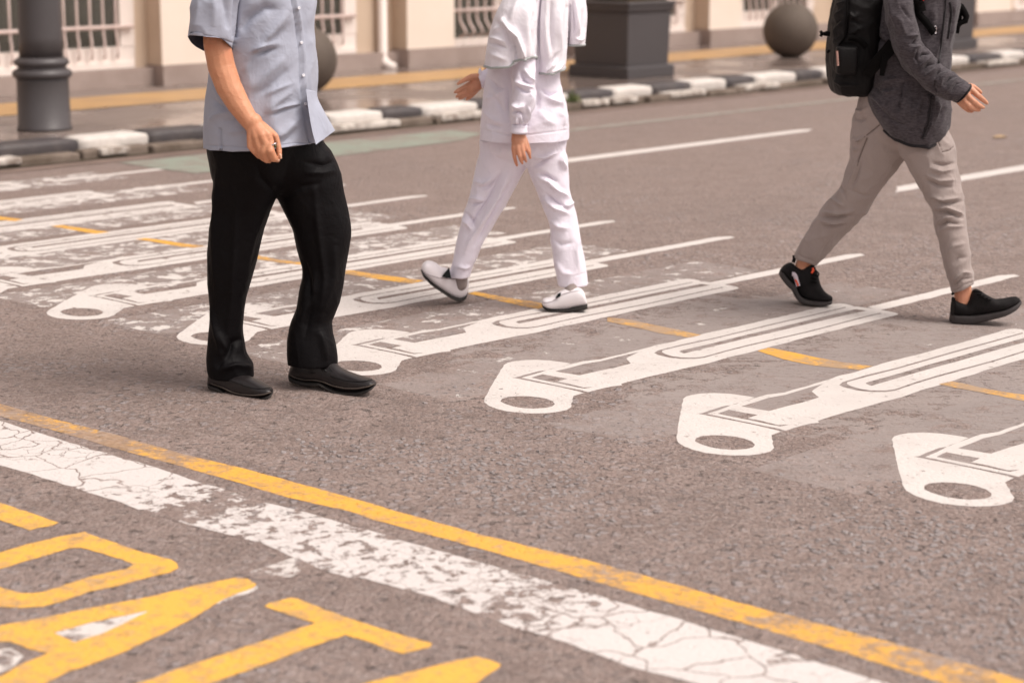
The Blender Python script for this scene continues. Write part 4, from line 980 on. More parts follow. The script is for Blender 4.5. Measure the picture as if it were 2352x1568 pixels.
for o, lst, Ys in ((o1, [(395,1292),(440,1290),(520,1330),(600,1360),(680,1378),(760,1372),(800,1362)], [6.352,6.335,6.305,6.285,6.27,6.265,6.28]), (o2, [(1060,1238),(1160,1236),(1260,1248),(1360,1282),(1460,1308),(1560,1312),(1640,1298)], [6.41,6.39,6.365,6.335,6.305,6.285,6.30])):
    pass

# ---------------------------------------------------------------- woman in white
W1 = crop(1650, 0, .44643); W2 = crop(1650, 600, .44643)
YB = 7.82
wom = empty('person', (at(1200, 600, YB).x, YB, 0)); tag(wom, 'person in an all white uniform and white head cape with white loafers walking left', 'person', 'people walking over the crossing')
b = MB()
wb = lambda p, Y, c=W1: chain(b, p, c, Y, YB)
wb([(1080,-60,60),(1000,250,62),(990,560,66)], [-.12,-.18,-.2]); wb([(1000,560,75),(990,800,70),(960,1050,58),(948,1180,52)], [-.2,-.21,-.22,-.225])
wb([(948,1190,58),(945,1260,62)], [-.225,-.228])
wb([(930,1230,40),(908,1330,25),(912,1400,19),(925,1450,17),(936,1482,13)], [-.228,-.24,-.24,-.232,-.225])
wb([(945,1230,40),(944,1335,24),(960,1400,19),(972,1440,17),(984,1464,13)], [-.228,-.246,-.248,-.24,-.23])
wb([(965,1230,38),(980,1325,23),(999,1390,18),(1010,1425,16),(1018,1448,12)], [-.226,-.242,-.246,-.238,-.228])
wb([(985,1230,36),(1013,1310,22),(1038,1360,18),(1050,1392,15),(1056,1418,12)], [-.222,-.232,-.236,-.23,-.222])
wb([(985,1220,34),(1022,1290,24),(1042,1340,20),(1050,1380,16)], [-.215,-.205,-.2,-.2])
# far arm swung forward with an open palm
wb([(1050,-60,95),(900,250,80),(800,520,72)], [.1,.14,.14]); wb([(800,520,70),(700,640,58),(625,715,50)], [.14,.12,.10])
wb([(620,718,56),(560,765,66)], [.10,.095]); wb([(560,740,50),(530,790,52)], [.09,.088])
wb([(600,690,34),(530,690,28),(470,715,22),(430,738,18),(408,752,14)], [.085,.07,.06,.055,.055])
wb([(540,745,32),(480,775,24),(430,802,21),(400,817,18),(382,828,14)], [.09,.08,.07,.066,.065])
wb([(540,775,32),(478,815,24),(440,840,21),(415,855,18),(396,868,14)], [.092,.085,.075,.07,.068])
wb([(545,800,32),(500,838,24),(458,865,20),(438,878,17),(420,888,13)], [.095,.092,.085,.08,.078])
wb([(565,810,30),(535,850,22),(505,880,18),(485,894,13)], [.10,.10,.098,.095])
wb([(1150,-100,160),(1120,200,190),(1050,600,190),(1020,1000,190),(1010,1180,170)], [0, 0, 0, 0, 0])
wb([(930,1250,150),(760,1568,95)], [.03,.03]); chain(b, [(880,0,100),(610,560,65),(450,1000,45),(425,1120,40)], W2, [.04,.05,.06,.06], YB)
chain(b, [(1180,0,100),(1330,560,65),(1420,1100,45),(1430,1220,42)], W2, [-.02,-.03,-.04,-.05], YB)
hc = head(b, at(*W1(1130, -200), YB), (-.93, -.36, 0))
body_ = finish(remesh(b.mesh('body'), .0026, 7), 'body', M['skin_b'], wom)
eyes_hair(*hc, body_, False)
# tunic with near sleeve
tu = lev(W1, [(-200,1020,1260,.10),(-140,900,1330,.17),(-40,830,1380,.18),(100,770,1385,.18),(250,720,1385,.18),(400,695,1375,.18),(550,683,1350,.175),(650,672,1330,.17),(730,655,1332,.17),(800,643,1345,.172),(900,628,1373,.175),(1020,618,1393,.18),(1130,611,1403,.182),(1215,607,1404,.184),(1238,606,1402,.184)], YB)
sl = rows(W1, [(960,300,1110,300,.06,-.17),(900,480,1105,480,.065,-.19),(890,600,1106,600,.065,-.2),(884,700,1106,690,.066,-.212),(893,790,1104,780,.066,-.218),(892,850,1112,850,.067,-.222),(872,940,1098,945,.066,-.225),(868,1020,1068,1020,.06,-.228),(873,1085,1042,1085,.052,-.23),(877,1118,1028,1120,.046,-.23),(874,1130,1032,1132,.047,-.23),(874,1165,1032,1168,.046,-.23),(876,1196,1030,1202,.045,-.23)], YB)
fs = rows(W1, [(900,420,900,620,.06,.12),(800,480,790,700,.06,.12),(720,560,705,760,.055,.11),(660,610,640,790,.046,.105),(610,640,620,785,.042,.10),(588,662,632,778,.04,.10)], YB)
tm = grid_mesh('tunic', [loft(tu, 140, 12, 2.3, hollow=.08), loft(sl, 80, 12, 2.2, hollow=.03), loft(fs, 56, 8, 2.1, hollow=.03)])
folds(tm, conv(W1, [
 ([(640,900),(740,860),(830,800)],22,6),([(680,700),(740,780),(820,800)],18,-6),([(640,1000),(730,1080),(830,1110)],24,5),([(700,830),(780,950),(840,1050)],22,-5),([(650,1100),(720,1130),(800,1140)],14,-4),
 ([(1180,850),(1240,900),(1320,930)],20,9),([(1150,800),(1240,860),(1320,830)],16,-8),([(1330,800),(1310,880),(1350,980)],16,6),([(1300,980),(1350,1050),(1360,1130)],22,6),([(1120,980),(1200,1080),(1280,1120)],28,4),([(1100,760),(1130,900),(1110,1000)],16,-8),
 ([(612,1165),(800,1200),(1000,1215),(1390,1165)],5,-1.8,1),([(860,760),(850,900),(845,1080)],14,-7),
 ([(1000,620),(1040,700),(1095,730)],16,9),([(960,640),(1000,720),(1080,760)],12,-8),([(900,760),(960,800),(1060,840)],14,-7),([(910,720),(980,760),(1080,790)],14,8),([(1050,800),(1060,870),(1030,960)],18,7),([(890,940),(950,970),(1000,940)],20,10),([(880,1010),(940,1000),(1000,1030)],12,-8),([(1030,950),(1040,1020),(1020,1090)],10,8),([(990,1020),(1000,1110)],7,-6),
 ([(900,1060),(905,1118)],5,-5),([(930,1060),(932,1118)],5,5),([(955,1060),(957,1118)],5,-5),([(978,1055),(982,1118)],5,5),([(1010,1060),(1012,1118)],5,-4),([(872,1124),(1034,1126)],5,-4,1)]), .005, (6, 6, 5), 7.0, fine=.0024)
finish(tm, 'tunic', M['uniform'], wom)
# cape of the headscarf
cb = rows(W1, [(1070,-300,1230,-300,.09,.0),(1010,-200,1290,-200,.16,.0),(1000,-80,1380,-80,.20,0),(1010,60,1400,60,.20,0),(1030,220,1396,220,.20,0),(1050,400,1385,400,.197,0),(1070,540,1376,530,.195,0),(1080,640,1366,600,.193,0)], YB)
cn = rows(W1, [(1010,-250,1200,-250,.09,-.06),(900,-160,1190,-160,.10,-.12),(840,-60,1165,-60,.115,-.15),(797,20,1148,20,.12,-.16),(752,110,1142,110,.125,-.165),(712,220,1136,220,.13,-.165),(676,340,1130,340,.132,-.165),(655,460,1124,450,.135,-.165),(647,545,1120,520,.136,-.165),(643,592,1112,545,.137,-.165)], YB)
cf = rows(W1, [(1270,-200,1420,-200,.06,.1),(1300,-80,1530,-80,.075,.12),(1330,40,1556,40,.08,.12),(1350,150,1562,150,.08,.12),(1370,250,1556,250,.078,.12),(1384,330,1549,330,.074,.12),(1392,400,1540,395,.07,.12)], YB)
L1_, L2_, L3_ = loft(cb, 120, 14, 2.3, hollow=.08), loft(cn, 130, 14, 2.5, hollow=.08), loft(cf, 72, 12, 2.3, hollow=.06)
# the near drape's hem lifts over the arm; shape of the hem along the cloth
hem_x, hem_d = [640, 740, 860, 925, 985, 1060, 1105, 1120], [0, 6, 8, -16, -72, -72, -40, 0]
cm = grid_mesh('head_cape', [L1_, L2_, L3_])
co = get_co(cm); px, py = project(co); n1 = len(L1_[0]); n2 = n1 + len(L2_[0]); kx, ky = crop(0, 0, 1)(1, 1)
wx = (px * 1.7415 - 1650) / .44643; wy = py * 1.7415 / .44643
d = np.interp(wx, hem_x, hem_d) * np.clip((wy - 380) / 220, 0, 1); d[:n1] = 0; d[n2:] = 0
co[:, 2] -= d * .44643 / 1.7415 * pxm(150, YB)
set_co(cm, co)
ripple = get_co(cm); 
folds(cm, conv(W1, [
 ([(820,180),(860,260),(930,330),(970,470),(990,560)],20,16),([(760,200),(830,280),(880,400),(900,600)],22,-9),([(690,340),(760,350),(830,380)],18,8),([(690,390),(760,400),(850,440)],14,-6),([(720,300),(790,240),(830,160)],18,7),([(700,480),(770,510),(840,540)],24,5),
 ([(890,320),(925,420),(935,540),(910,620)],12,-12),([(1040,60),(1020,250),(1020,450),(1040,540)],40,9),([(1136,-40),(1134,200),(1130,400),(1112,560)],9,-16,1),([(960,520),(1000,580),(1010,640)],12,-8),
 ([(1200,-40),(1195,160),(1200,330),(1220,520)],18,9),([(1160,0),(1165,250),(1160,500)],14,7),([(1245,0),(1240,260),(1250,480)],20,-8),([(1320,60),(1310,280),(1330,480)],24,8),([(1280,560),(1240,600),(1190,660)],16,8),([(1300,480),(1250,560),(1200,620)],14,-7),([(1360,560),(1300,620),(1230,660)],14,6),([(1396,60),(1392,260),(1385,420)],10,-13,1),
 ([(1470,40),(1480,200),(1500,330)],20,9),([(1430,0),(1440,180),(1440,330)],16,-10),([(1530,80),(1520,240),(1500,360)],14,-6),([(1460,340),(1500,360),(1530,330)],12,8),([(960,-20),(900,120),(860,220)],26,6),([(1090,100),(1060,260),(1080,420)],18,-5)]), .004, (5, 5, 3), 2.0, fine=.0020)
cape = finish(cm, 'head_cape', M['cape'], wom)
co = get_co(cm)
for (base, Lf) in ((0, L1_), (n1, L2_), (n2, L3_)):
    seg, hem = Lf[2], Lf[3]; P = [Vector(co[base + hem * seg + j]) for j in range(seg)]; P.append(P[0])
    tb_ = MB(); tb_.tube(P, .0045, 8, cap=False); tb_.build('hem_trim', M['trim'], cape, True)
hp = MB(); hcx, hf, hsd = hc; hp.capsule(hcx - hf * .03 + Vector((0, 0, .05)), .102, hcx + hf * .0 + Vector((0, 0, .05)), .096); hp.capsule(hcx - hf * .02 - Vector((0, 0, .04)), .095, hcx - hf * .01 - Vector((0, 0, .2)), .085); hp.build('headscarf', M['cape'], wom, True)
# trousers
lL = [(600,-120),(600,0),(575,120),(535,260),(500,400),(470,530),(430,620),(410,740),(390,860),(370,950),(342,1060),(322,1110),(326,1150)]
lR = [(1260,-120),(1180,0),(1090,100),(1025,160),(950,290),(880,420),(800,560),(720,690),(650,800),(602,900),(580,960),(548,1020),(532,1080),(520,1142),(516,1160)]
rL = [(800,-120),(900,0),(980,100),(1025,160),(1060,270),(1130,420),(1190,580),(1225,690),(1240,820),(1265,980),(1290,1110),(1312,1230),(1314,1245)]
rR = [(1385,-120),(1370,10),(1390,80),(1405,220),(1410,360),(1440,450),(1470,560),(1490,680),(1515,820),(1540,980),(1560,1120),(1574,1205),(1575,1240)]
C = lambda l: [W2(*q) for q in l]
ya = [W2(0, y)[1] for y in list(range(-100, 1150, 34)) + [1140]]; yb = [W2(0, y)[1] for y in list(range(-100, 1215, 34)) + [1212]]
A_ = loft(edges(C(lL), C(lR), ya, YB + .04, YB + .06, .9, .055), 80, 3, 2.2); B_ = loft(edges(C(rL), C(rR), yb, YB - .02, YB - .04, .9, .055), 80, 3, 2.2)
P_ = loft(lev(W2, [(-150,660,1370,.12),(0,680,1340,.12),(80,760,1290,.08),(130,860,1200,.05)], YB), 80, 6, 2.3)
tr = remesh(grid_mesh('trousers', [A_, B_, P_]), .0042, 3)
folds(tr, conv(W2, [
 ([(560,280),(640,300),(720,250)],18,10),([(600,340),(680,330),(780,230)],16,-9),([(500,440),(570,430),(650,460)],14,9),([(520,490),(590,480),(640,470)],12,-9),([(440,620),(500,660),(520,720)],18,9),([(470,560),(540,640),(560,700)],14,-7),
 ([(860,200),(760,420),(620,640),(520,800),(470,920)],20,10),([(800,200),(690,420),(560,600),(480,740)],18,-9),([(900,260),(800,440),(660,680),(560,860)],14,-7),([(520,1040),(470,1060),(400,1040)],14,6),
 ([(1130,250),(1220,280),(1300,360),(1400,420)],18,11),([(1120,220),(1200,230),(1300,290)],14,-8),([(1180,440),(1280,520),(1400,570)],18,9),([(1190,400),(1290,470),(1390,520)],14,-9),([(1060,160),(1140,130),(1250,60)],16,-9),([(1080,60),(1180,70),(1300,20)],16,8),([(1350,20),(1330,100),(1380,180)],16,9),
 ([(1240,640),(1310,690),(1400,700)],22,6),([(1260,800),(1330,850),(1440,830)],20,-5),([(1290,1000),(1350,1100),(1440,1120)],24,5),([(1500,740),(1470,900),(1490,1080)],16,4),([(1315,1120),(1440,1130),(1560,1100)],4,-1.6,1),([(1450,460),(1400,500),(1330,500)],12,7)]), .005, (6, 6, 4), 5.0, fine=.0024)
finish(tr, 'trousers', M['uniform'], wom)
# loafers, toes to the left
W2s = lambda l: [W2(r[0], r[1]) + W2(r[2], r[3]) + (r[4],) for r in l]
stL = W2s([(497,1275,506,1195,.3),(478,1328,500,1160,.7),(430,1346,455,1150,.84),(380,1335,400,1130,.86),(320,1302,345,1095,.88),(260,1262,300,1055,.94),(210,1226,255,1045,1.0),(165,1190,215,1015,1.06),(125,1150,170,995,1.0),(95,1115,128,992,.82),(76,1072,92,1015,.4)])
shoeL = shoe('loafer', wom, stL, YB + .11, YB - .01, M['loafer'], M['rubber'], [22,26,22,18,16,14,12,10,9,8,7][0:11] and [5,7,6,5,4.5,4,3.5,3,2.6,2.4,2], .039, 2.15)
stR = W2s([(1568,1400,1560,1345,.3),(1560,1418,1535,1268,.7),(1500,1428,1490,1235,.85),(1440,1434,1430,1235,.86),(1380,1440,1370,1245,.88),(1320,1440,1312,1270,.94),(1270,1438,1268,1305,1.02),(1225,1432,1225,1318,1.06),(1190,1418,1192,1325,.96),(1168,1400,1172,1335,.7),(1158,1378,1162,1352,.3)])
shoeR = shoe('loafer', wom, stR, YB - .10, YB - .07, M['loafer'], M['rubber'], [9,10,9.5,8,5,4,3.5,3,2.6,2.4,2], .039, 2.15)
b = MB()
chain(b, [(440,1060,60),(430,1200,62)], W2, [.06,.07], YB); b.build('sock', M['sock'], wom, True); b = MB(); chain(b, [(1430,1170,62),(1425,1300,66)], W2, [-.06,-.09], YB); b.build('sock', M['sock'], wom, True)
for pts, par, Y in (([(262,1134),(300,1090),(328,1058),(345,1150),(300,1145)], shoeL, YB - .005), ([(1282,1330),(1305,1292),(1330,1285),(1325,1310)], shoeR, YB - .135)):
    b = MB(); P = [at(*W2(*q), Y) for q in pts]; b.add(P + [p + Vector((0, .02, 0)) for p in P], [tuple(range(len(P))), tuple(range(len(P), 2 * len(P)))[::-1]] + [(i, (i + 1) % len(P), len(P) + (i + 1) % len(P), len(P) + i) for i in range(len(P))]); b.build('shoe_opening', M['lining'], par)

GAIN = 1.8
M['seaml'] = mat_simple('seam_light', (0.40, 0.35, 0.37), 0.6, 0.3)
seam(shoeL, W2, [(82,1072),(120,1108),(180,1128),(240,1146),(300,1152),(400,1158),(490,1168)], .0016, M['seaml'])
seam(shoeR, W2, [(1163,1362),(1200,1368),(1250,1358),(1300,1325),(1340,1295),(1420,1270),(1520,1258)], .0016, M['seaml'])
# ---------------------------------------------------------------- walker with the backpack
R1 = crop(3196, 0, .44643); R2 = crop(3050, 600, .4783); HG = crop(3700, 280, .12755); K1 = crop(3050, 980, .16580); K2 = crop(3760, 1080, .15307); BP = crop(3250, 0, .25510)
YC = 7.68
guy = empty('person', (at(2070, 600, YC).x, YC, 0)); tag(guy, 'person in a charcoal fleece jacket, taupe trousers and black sneakers striding right', 'person', 'people walking over the crossing')
b = MB()
gb_ = lambda p, Y, c=R1: chain(b, p, c, Y, YC)
gb_([(900,-80,95),(910,150,85),(970,390,75)], [-.16,-.2,-.22]); gb_([(970,390,72),(1150,600,66),(1330,760,56),(1450,820,50)], [-.22,-.24,-.26,-.265])
hg = lambda p, Y: chain(b, p, HG, Y, YC)
hg([(1020,720,270),(1180,760,230)], [-.265,-.268])
hg([(1150,680,200),(1420,610,125),(1500,660,100)], [-.268,-.275,-.278]); hg([(1150,740,200),(1300,780,130),(1370,850,100)], [-.268,-.285,-.29])
hg([(1120,800,190),(1200,920,130),(1250,1000,95)], [-.268,-.285,-.29]); hg([(1090,850,170),(1080,980,115),(1120,1060,85)], [-.268,-.275,-.28])
hg([(1490,640,100),(1660,800,92),(1790,910,84),(1880,985,74),(1945,1045,56)], [-.278,-.29,-.286,-.278,-.272])
hg([(1370,850,100),(1530,990,92),(1660,1090,84),(1760,1150,74),(1835,1180,54)], [-.29,-.305,-.30,-.288,-.28])
hg([(1250,1000,95),(1390,1120,88),(1500,1210,80),(1600,1250,68),(1700,1270,50)], [-.29,-.304,-.298,-.286,-.276])
hg([(1120,1060,85),(1240,1180,80),(1350,1265,74),(1430,1295,62),(1490,1300,48)], [-.28,-.288,-.284,-.274,-.264])
hg([(1300,520,130),(1500,520,84),(1620,600,74),(1710,670,66),(1760,720,50)], [-.255,-.245,-.24,-.24,-.24])
gb_([(1100,-80,90),(1240,150,75),(1260,400,66)], [.16,.2,.22]); gb_([(1260,400,62),(1180,600,55),(1120,760,45)], [.22,.24,.24]); gb_([(1120,760,40),(1100,860,38)], [.24,.24])
for k in range(4): gb_([(1085 + 14 * k, 850, 16), (1085 + 16 * k, 930, 15), (1090 + 16 * k, 980, 13)], [.22 + .014 * k] * 3)
gb_([(1130,790,20),(1160,850,16),(1160,900,13)], [.22] * 3)
gb_([(1000,-100,180),(1020,200,210),(1000,500,215),(980,800,200),(960,950,170)], 0)
lg = lambda p, Y: chain(b, p, ID, Y, YC)
lg([(2030,300,40),(1952,462,25),(1868,565,20),(1846,606,18),(1838,640,20)], [.05,.118,.2,.232,.235]); lg([(2120,310,40),(2176,480,26),(2204,620,22),(2212,668,20),(2212,700,21)], [-.05,-.095,-.14,-.15,-.155])
hc = head(b, at(*R1(1080, -170), YC), (.93, -.36, 0))
body_ = finish(remesh(b.mesh('body'), .0026, 7), 'body', M['skin_b'], guy)
eyes_hair(*hc, body_)
# jacket
jt = lev(R1, [(-200,930,1210,.08),(-150,800,1320,.16),(-60,720,1400,.2),(20,698,1424,.2),(120,676,1410,.2),(240,655,1392,.2),(380,640,1370,.2),(520,618,1352,.2),(640,608,1342,.2),(720,600,1338,.2)], YC)
jt += rows(R1, [(584,800,1338,850,.205),(578,860,1340,930,.21,0,.01),(588,920,1342,1005,.21,0,.03),(618,975,1328,1065,.205,0,.05),(668,1030,1290,1110,.195,0,.065),(715,1070,1250,1130,.185,0,.072)], YC)
js = rows(R1, [(820,-130,1010,-150,.08,-.12),(770,-80,1020,-60,.085,-.17),(752,0,1032,20,.088,-.19),(765,110,1046,150,.088,-.2),(788,220,1070,270,.086,-.21),(812,320,1088,350,.085,-.215),(838,400,1120,405,.085,-.22),(872,490,1185,460,.084,-.225),(930,600,1235,530,.08,-.23),(1010,680,1290,580,.077,-.24),(1090,755,1350,620,.073,-.25),(1170,830,1400,655,.07,-.255),(1240,878,1450,690,.066,-.26),(1310,902,1495,720,.062,-.265),(1370,912,1522,742,.058,-.268),(1398,916,1536,752,.054,-.268)], YC)
jf = rows(R1, [(1000,-120,1240,-120,.08,.14),(1080,0,1360,0,.08,.19),(1120,200,1370,200,.075,.21),(1140,400,1350,400,.07,.22),(1080,600,1270,600,.065,.23),(1050,720,1200,740,.055,.24)], YC)
jm = grid_mesh('jacket', [loft(jt, 150, 12, 2.25, hollow=.05), loft(js, 90, 12, 2.15, hollow=.03), loft(jf, 48, 6, 2.1, hollow=.03)])
folds(jm, conv(R1, [
 ([(690,330),(740,380),(820,400)],18,-12),([(740,250),(780,360),(830,400)],14,8),([(840,430),(760,530),(680,640)],22,10),([(800,520),(770,600),(760,680)],12,-9),([(720,740),(800,720),(880,700)],22,8),([(640,760),(720,820),(830,780)],20,-6),([(700,800),(800,830),(900,800)],16,7),
 ([(940,740),(915,850),(890,980)],10,-9,1),([(955,740),(930,860),(900,990)],9,6),([(1180,860),(1178,960),(1160,1100),(1110,1240)],7,-8,1),([(1200,870),(1200,970),(1180,1110),(1130,1230)],8,7,1),([(1160,860),(1155,960),(1140,1090),(1095,1220)],8,6,1),
 ([(1090,920),(1040,1020),(1000,1090)],18,8),([(1130,880),(1090,1000),(1050,1100)],14,-7),([(1000,860),(980,960),(960,1060)],18,6),([(1250,900),(1240,1010),(1200,1120)],16,7),([(1290,960),(1270,1060)],12,-8),
 ([(660,900),(740,1000),(840,1090),(1000,1150)],14,-5),([(620,830),(700,900),(780,980)],18,5),
 ([(1320,0),(1300,200),(1270,420),(1250,560)],6,-6,1),([(1360,20),(1370,110),(1355,230),(1335,350)],7,-10),([(1400,30),(1385,200),(1350,420)],10,7),([(1290,100),(1270,300),(1230,480)],16,6),([(1220,20),(1200,200),(1150,330)],22,6),
 ([(790,-40),(830,120),(880,280)],22,6),([(850,120),(920,200),(960,330)],24,6),([(900,40),(960,120),(1030,200)],18,-5),([(1060,350),(1040,380),(1000,400)],14,-12),([(1080,310),(1040,320),(980,330)],16,9),([(1100,410),(1040,430),(1020,500)],14,10),([(1190,480),(1120,480),(1060,540)],12,-10),([(1060,450),(1040,520),(1070,570)],10,-8),
 ([(1200,500),(1120,560),(1070,620)],14,9),([(1240,560),(1160,580),(1090,650)],10,-9),([(1250,590),(1190,640),(1120,690)],14,7),([(1330,610),(1260,640),(1210,720)],12,-9),([(1340,640),(1290,690),(1260,790)],12,8),([(1420,670),(1360,700),(1290,790)],10,-8),([(1430,690),(1380,730),(1310,840)],9,8),([(1480,720),(1420,750),(1350,850)],7,-6),([(1220,720),(1200,790),(1230,850)],14,-12),([(870,480),(900,560),(980,650)],14,-5)]), .006, (6, 6, 5), 4.0, fine=.0036)
jacket = finish(jm, 'jacket', M['fleece'], guy)
tt = grid_mesh('cuff_binding', [loft(rows(R1, [(1398,920,1538,752,.053,-.27),(1409,922,1544,764,.050,-.27)], YC), 48, 4, 2.1)]); finish(tt, 'cuff_binding', M['fleecetrim'], jacket)
# hem binding follows the hem ring
co = get_co(jm); Lt = loft(jt, 150, 12, 2.25, hollow=.05); P = [Vector(co[Lt[3] * Lt[2] + j]) for j in range(Lt[2])]; P.append(P[0]); tb_ = MB(); tb_.tube(P, .0065, 8, cap=False); tb_.build('hem_binding', M['fleecetrim'], jacket, True)
def on_surface(o, c, pts, rad, name, mat, par, out=.004, flat=None, n=8):
    """strap or cord laid on a garment along a traced path"""
    co = get_co(o.data); px, py = project(co); P = []
    dense = []
    for i in range(len(pts) - 1):
        for k in range(6): dense.append(tuple(pts[i][j] + (pts[i + 1][j] - pts[i][j]) * k / 6 for j in range(2)))
    dense.append(pts[-1])
    for q in dense:
        x, y = c(*q); d_ = np.hypot(px - x, py - y); near = np.where(d_ < 5)[0]
        if not len(near): near = np.argsort(d_)[:6]
        yv = co[near][:, 1].min() - out; P.append(at(x, y, yv))
    for _ in range(3): P = [P[0]] + [(P[i - 1] + P[i] * 2 + P[i + 1]) / 4 for i in range(1, len(P) - 1)] + [P[-1]]
    b = MB()
    if flat:
        V = []
        for i, p in enumerate(P):
            t = (P[min(i + 1, len(P) - 1)] - P[max(i - 1, 0)]).normalized(); vw = Vector((p.x, p.y, p.z - CAMH)).normalized(); s_ = t.cross(vw).normalized(); nn = s_.cross(t).normalized()
            V += [p + s_ * flat + nn * rad, p - s_ * flat + nn * rad, p - s_ * flat - nn * rad, p + s_ * flat - nn * rad]
        k = len(P); b.add(V, [(i * 4 + j, i * 4 + (j + 1) % 4, (i + 1) * 4 + (j + 1) % 4, (i + 1) * 4 + j) for i in range(k - 1) for j in range(4)] + [(0, 1, 2, 3), tuple(range(4 * k - 4, 4 * k))[::-1]])
    else: b.tube(P, rad, n)
    return b.build(name, mat, par, True)
on_surface(jacket, R1, [(1320,-40),(1305,150),(1280,350),(1255,560)], .0035, 'zip', M['fleecetrim'], jacket, .001)
on_surface(jacket, R1, [(1182,860),(1180,960),(1162,1100),(1112,1236)], .004, 'zip', M['fleecetrim'], jacket, .001)
on_surface(jacket, R1, [(1355,20),(1368,110),(1355,230),(1335,350)], .004, 'pocket_zip', M['fleecetrim'], jacket, .001)
# undershirt patch at the open collar
on_surface(jacket, R1, [(1050,-60),(1068,-20),(1072,14)], .004, 'undershirt', M['red'], jacket, .004, flat=.019)
# trousers
lgL = [(1985,200,2110,210,.10,.02),(1968,245,2115,270,.105,.03),(1956,295,2105,330,.105,.04),(1952,345,2075,368,.10,.06),(1944,385,2048,402,.09,.08),(1930,425,2019,440,.08,.1),(1908,455,1996,480,.076,.125),(1886,482,1962,518,.072,.15),(1868,510,1934,545,.066,.175),(1853,538,1912,570,.06,.195),(1838,562,1894,590,.055,.212),(1826,583,1880,606,.052,.225),(1823,591,1875,611,.05,.228)]
lgR = [(2020,200,2150,210,.10,-.02),(2040,260,2165,275,.105,-.03),(2058,330,2190,330,.11,-.05),(2078,372,2194,370,.10,-.06),(2098,405,2201,400,.092,-.07),(2115,440,2210,435,.086,-.08),(2130,468,2215,465,.08,-.09),(2142,495,2216,492,.076,-.1),(2148,525,2219,522,.073,-.11),(2157,555,2225,552,.07,-.12),(2164,588,2229,584,.066,-.13),(2171,618,2233,612,.063,-.14),(2180,648,2238,634,.06,-.148),(2185,672,2238,646,.056,-.15)]
A_ = loft(rows(ID, lgL, YC), 80, 6, 2.2); B_ = loft(rows(ID, lgR, YC), 80, 6, 2.2)
P_ = loft(lev(ID, [(195,1985,2140,.11),(260,1980,2145,.11),(310,1995,2130,.09),(340,2030,2100,.06)], YC), 80, 6, 2.3)
tr = remesh(grid_mesh('trousers', [A_, B_, P_]), .0042, 3)
folds(tr, conv(R2, [
 ([(720,330),(840,380),(900,380)],14,-4),([(470,590),(600,610),(700,600)],12,9),([(480,560),(620,570),(760,540)],12,-10),([(500,520),(640,530),(770,500)],12,8),([(500,640),(600,640),(680,620)],10,-7),([(560,400),(600,420),(680,470)],12,7),([(650,300),(680,350),(700,420)],12,-6),([(430,620),(360,760),(310,880)],14,5),([(620,680),(540,800),(470,900)],14,-4),([(820,100),(780,240),(740,330)],10,-5),([(800,40),(760,200),(700,330)],12,6),
 ([(1400,150),(1500,180),(1600,160)],14,8),([(1420,110),(1520,130),(1610,110)],12,-7),([(1360,250),(1470,300),(1600,310)],14,-8),([(1370,210),(1480,260),(1610,250)],14,8),([(1400,380),(1500,420),(1640,400)],14,9),([(1420,420),(1540,450),(1680,430)],12,-9),([(1440,490),(1540,480),(1680,540)],12,10),([(1440,520),(1540,520),(1670,570)],12,-11),([(1450,620),(1520,570),(1620,550)],12,8),([(1470,640),(1540,600),(1640,620)],10,-9),([(1470,680),(1560,640),(1680,640)],12,6),
 ([(1540,880),(1600,800),(1690,780)],20,6),([(1580,960),(1640,900),(1720,900)],16,-5),([(1600,1100),(1680,1020),(1750,1030)],12,8),([(1590,1150),(1660,1080),(1760,1070)],8,-7),([(1600,1180),(1680,1130),(1770,1100)],5,-2.5,1),([(275,850),(340,900),(440,935)],5,-2,1)]), .004, (7, 7, 6), 8.0, fine=.0034)
folds(tr, conv(R1, [([(490,980),(560,1000),(620,960)],12,6),([(480,1060),(560,1080),(610,1050)],12,-6),([(480,1230),(530,1260),(600,1215)],14,9),([(600,1220),(640,1190),(720,1120)],4,-3,1),([(610,1240),(560,1350),(530,1450)],5,-4,1),([(1220,1200),(1250,1270),(1280,1360)],4,-4,1),([(1285,1362),(1340,1350),(1390,1315)],4,-4,1),([(1240,1210),(1300,1280),(1370,1320)],30,4),([(470,1320),(500,1340),(540,1330)],10,6)]))
pants = finish(tr, 'trousers', M['chino'], guy)
M['chinoseam'] = mat_simple('chino_seam', (0.17, 0.13, 0.115), 0.9, 0.1)
for pts in ([(476,1236),(498,1266),(540,1266),(600,1216)], [(605,1212),(650,1178),(735,1112)], [(608,1240),(575,1330),(540,1420),(520,1500)], [(1222,1205),(1250,1275),(1284,1362)], [(1284,1362),(1340,1350),(1388,1318)]): seam(pants, R1, pts, .0013, M['chinoseam'], 'pocket_seam', .0002)
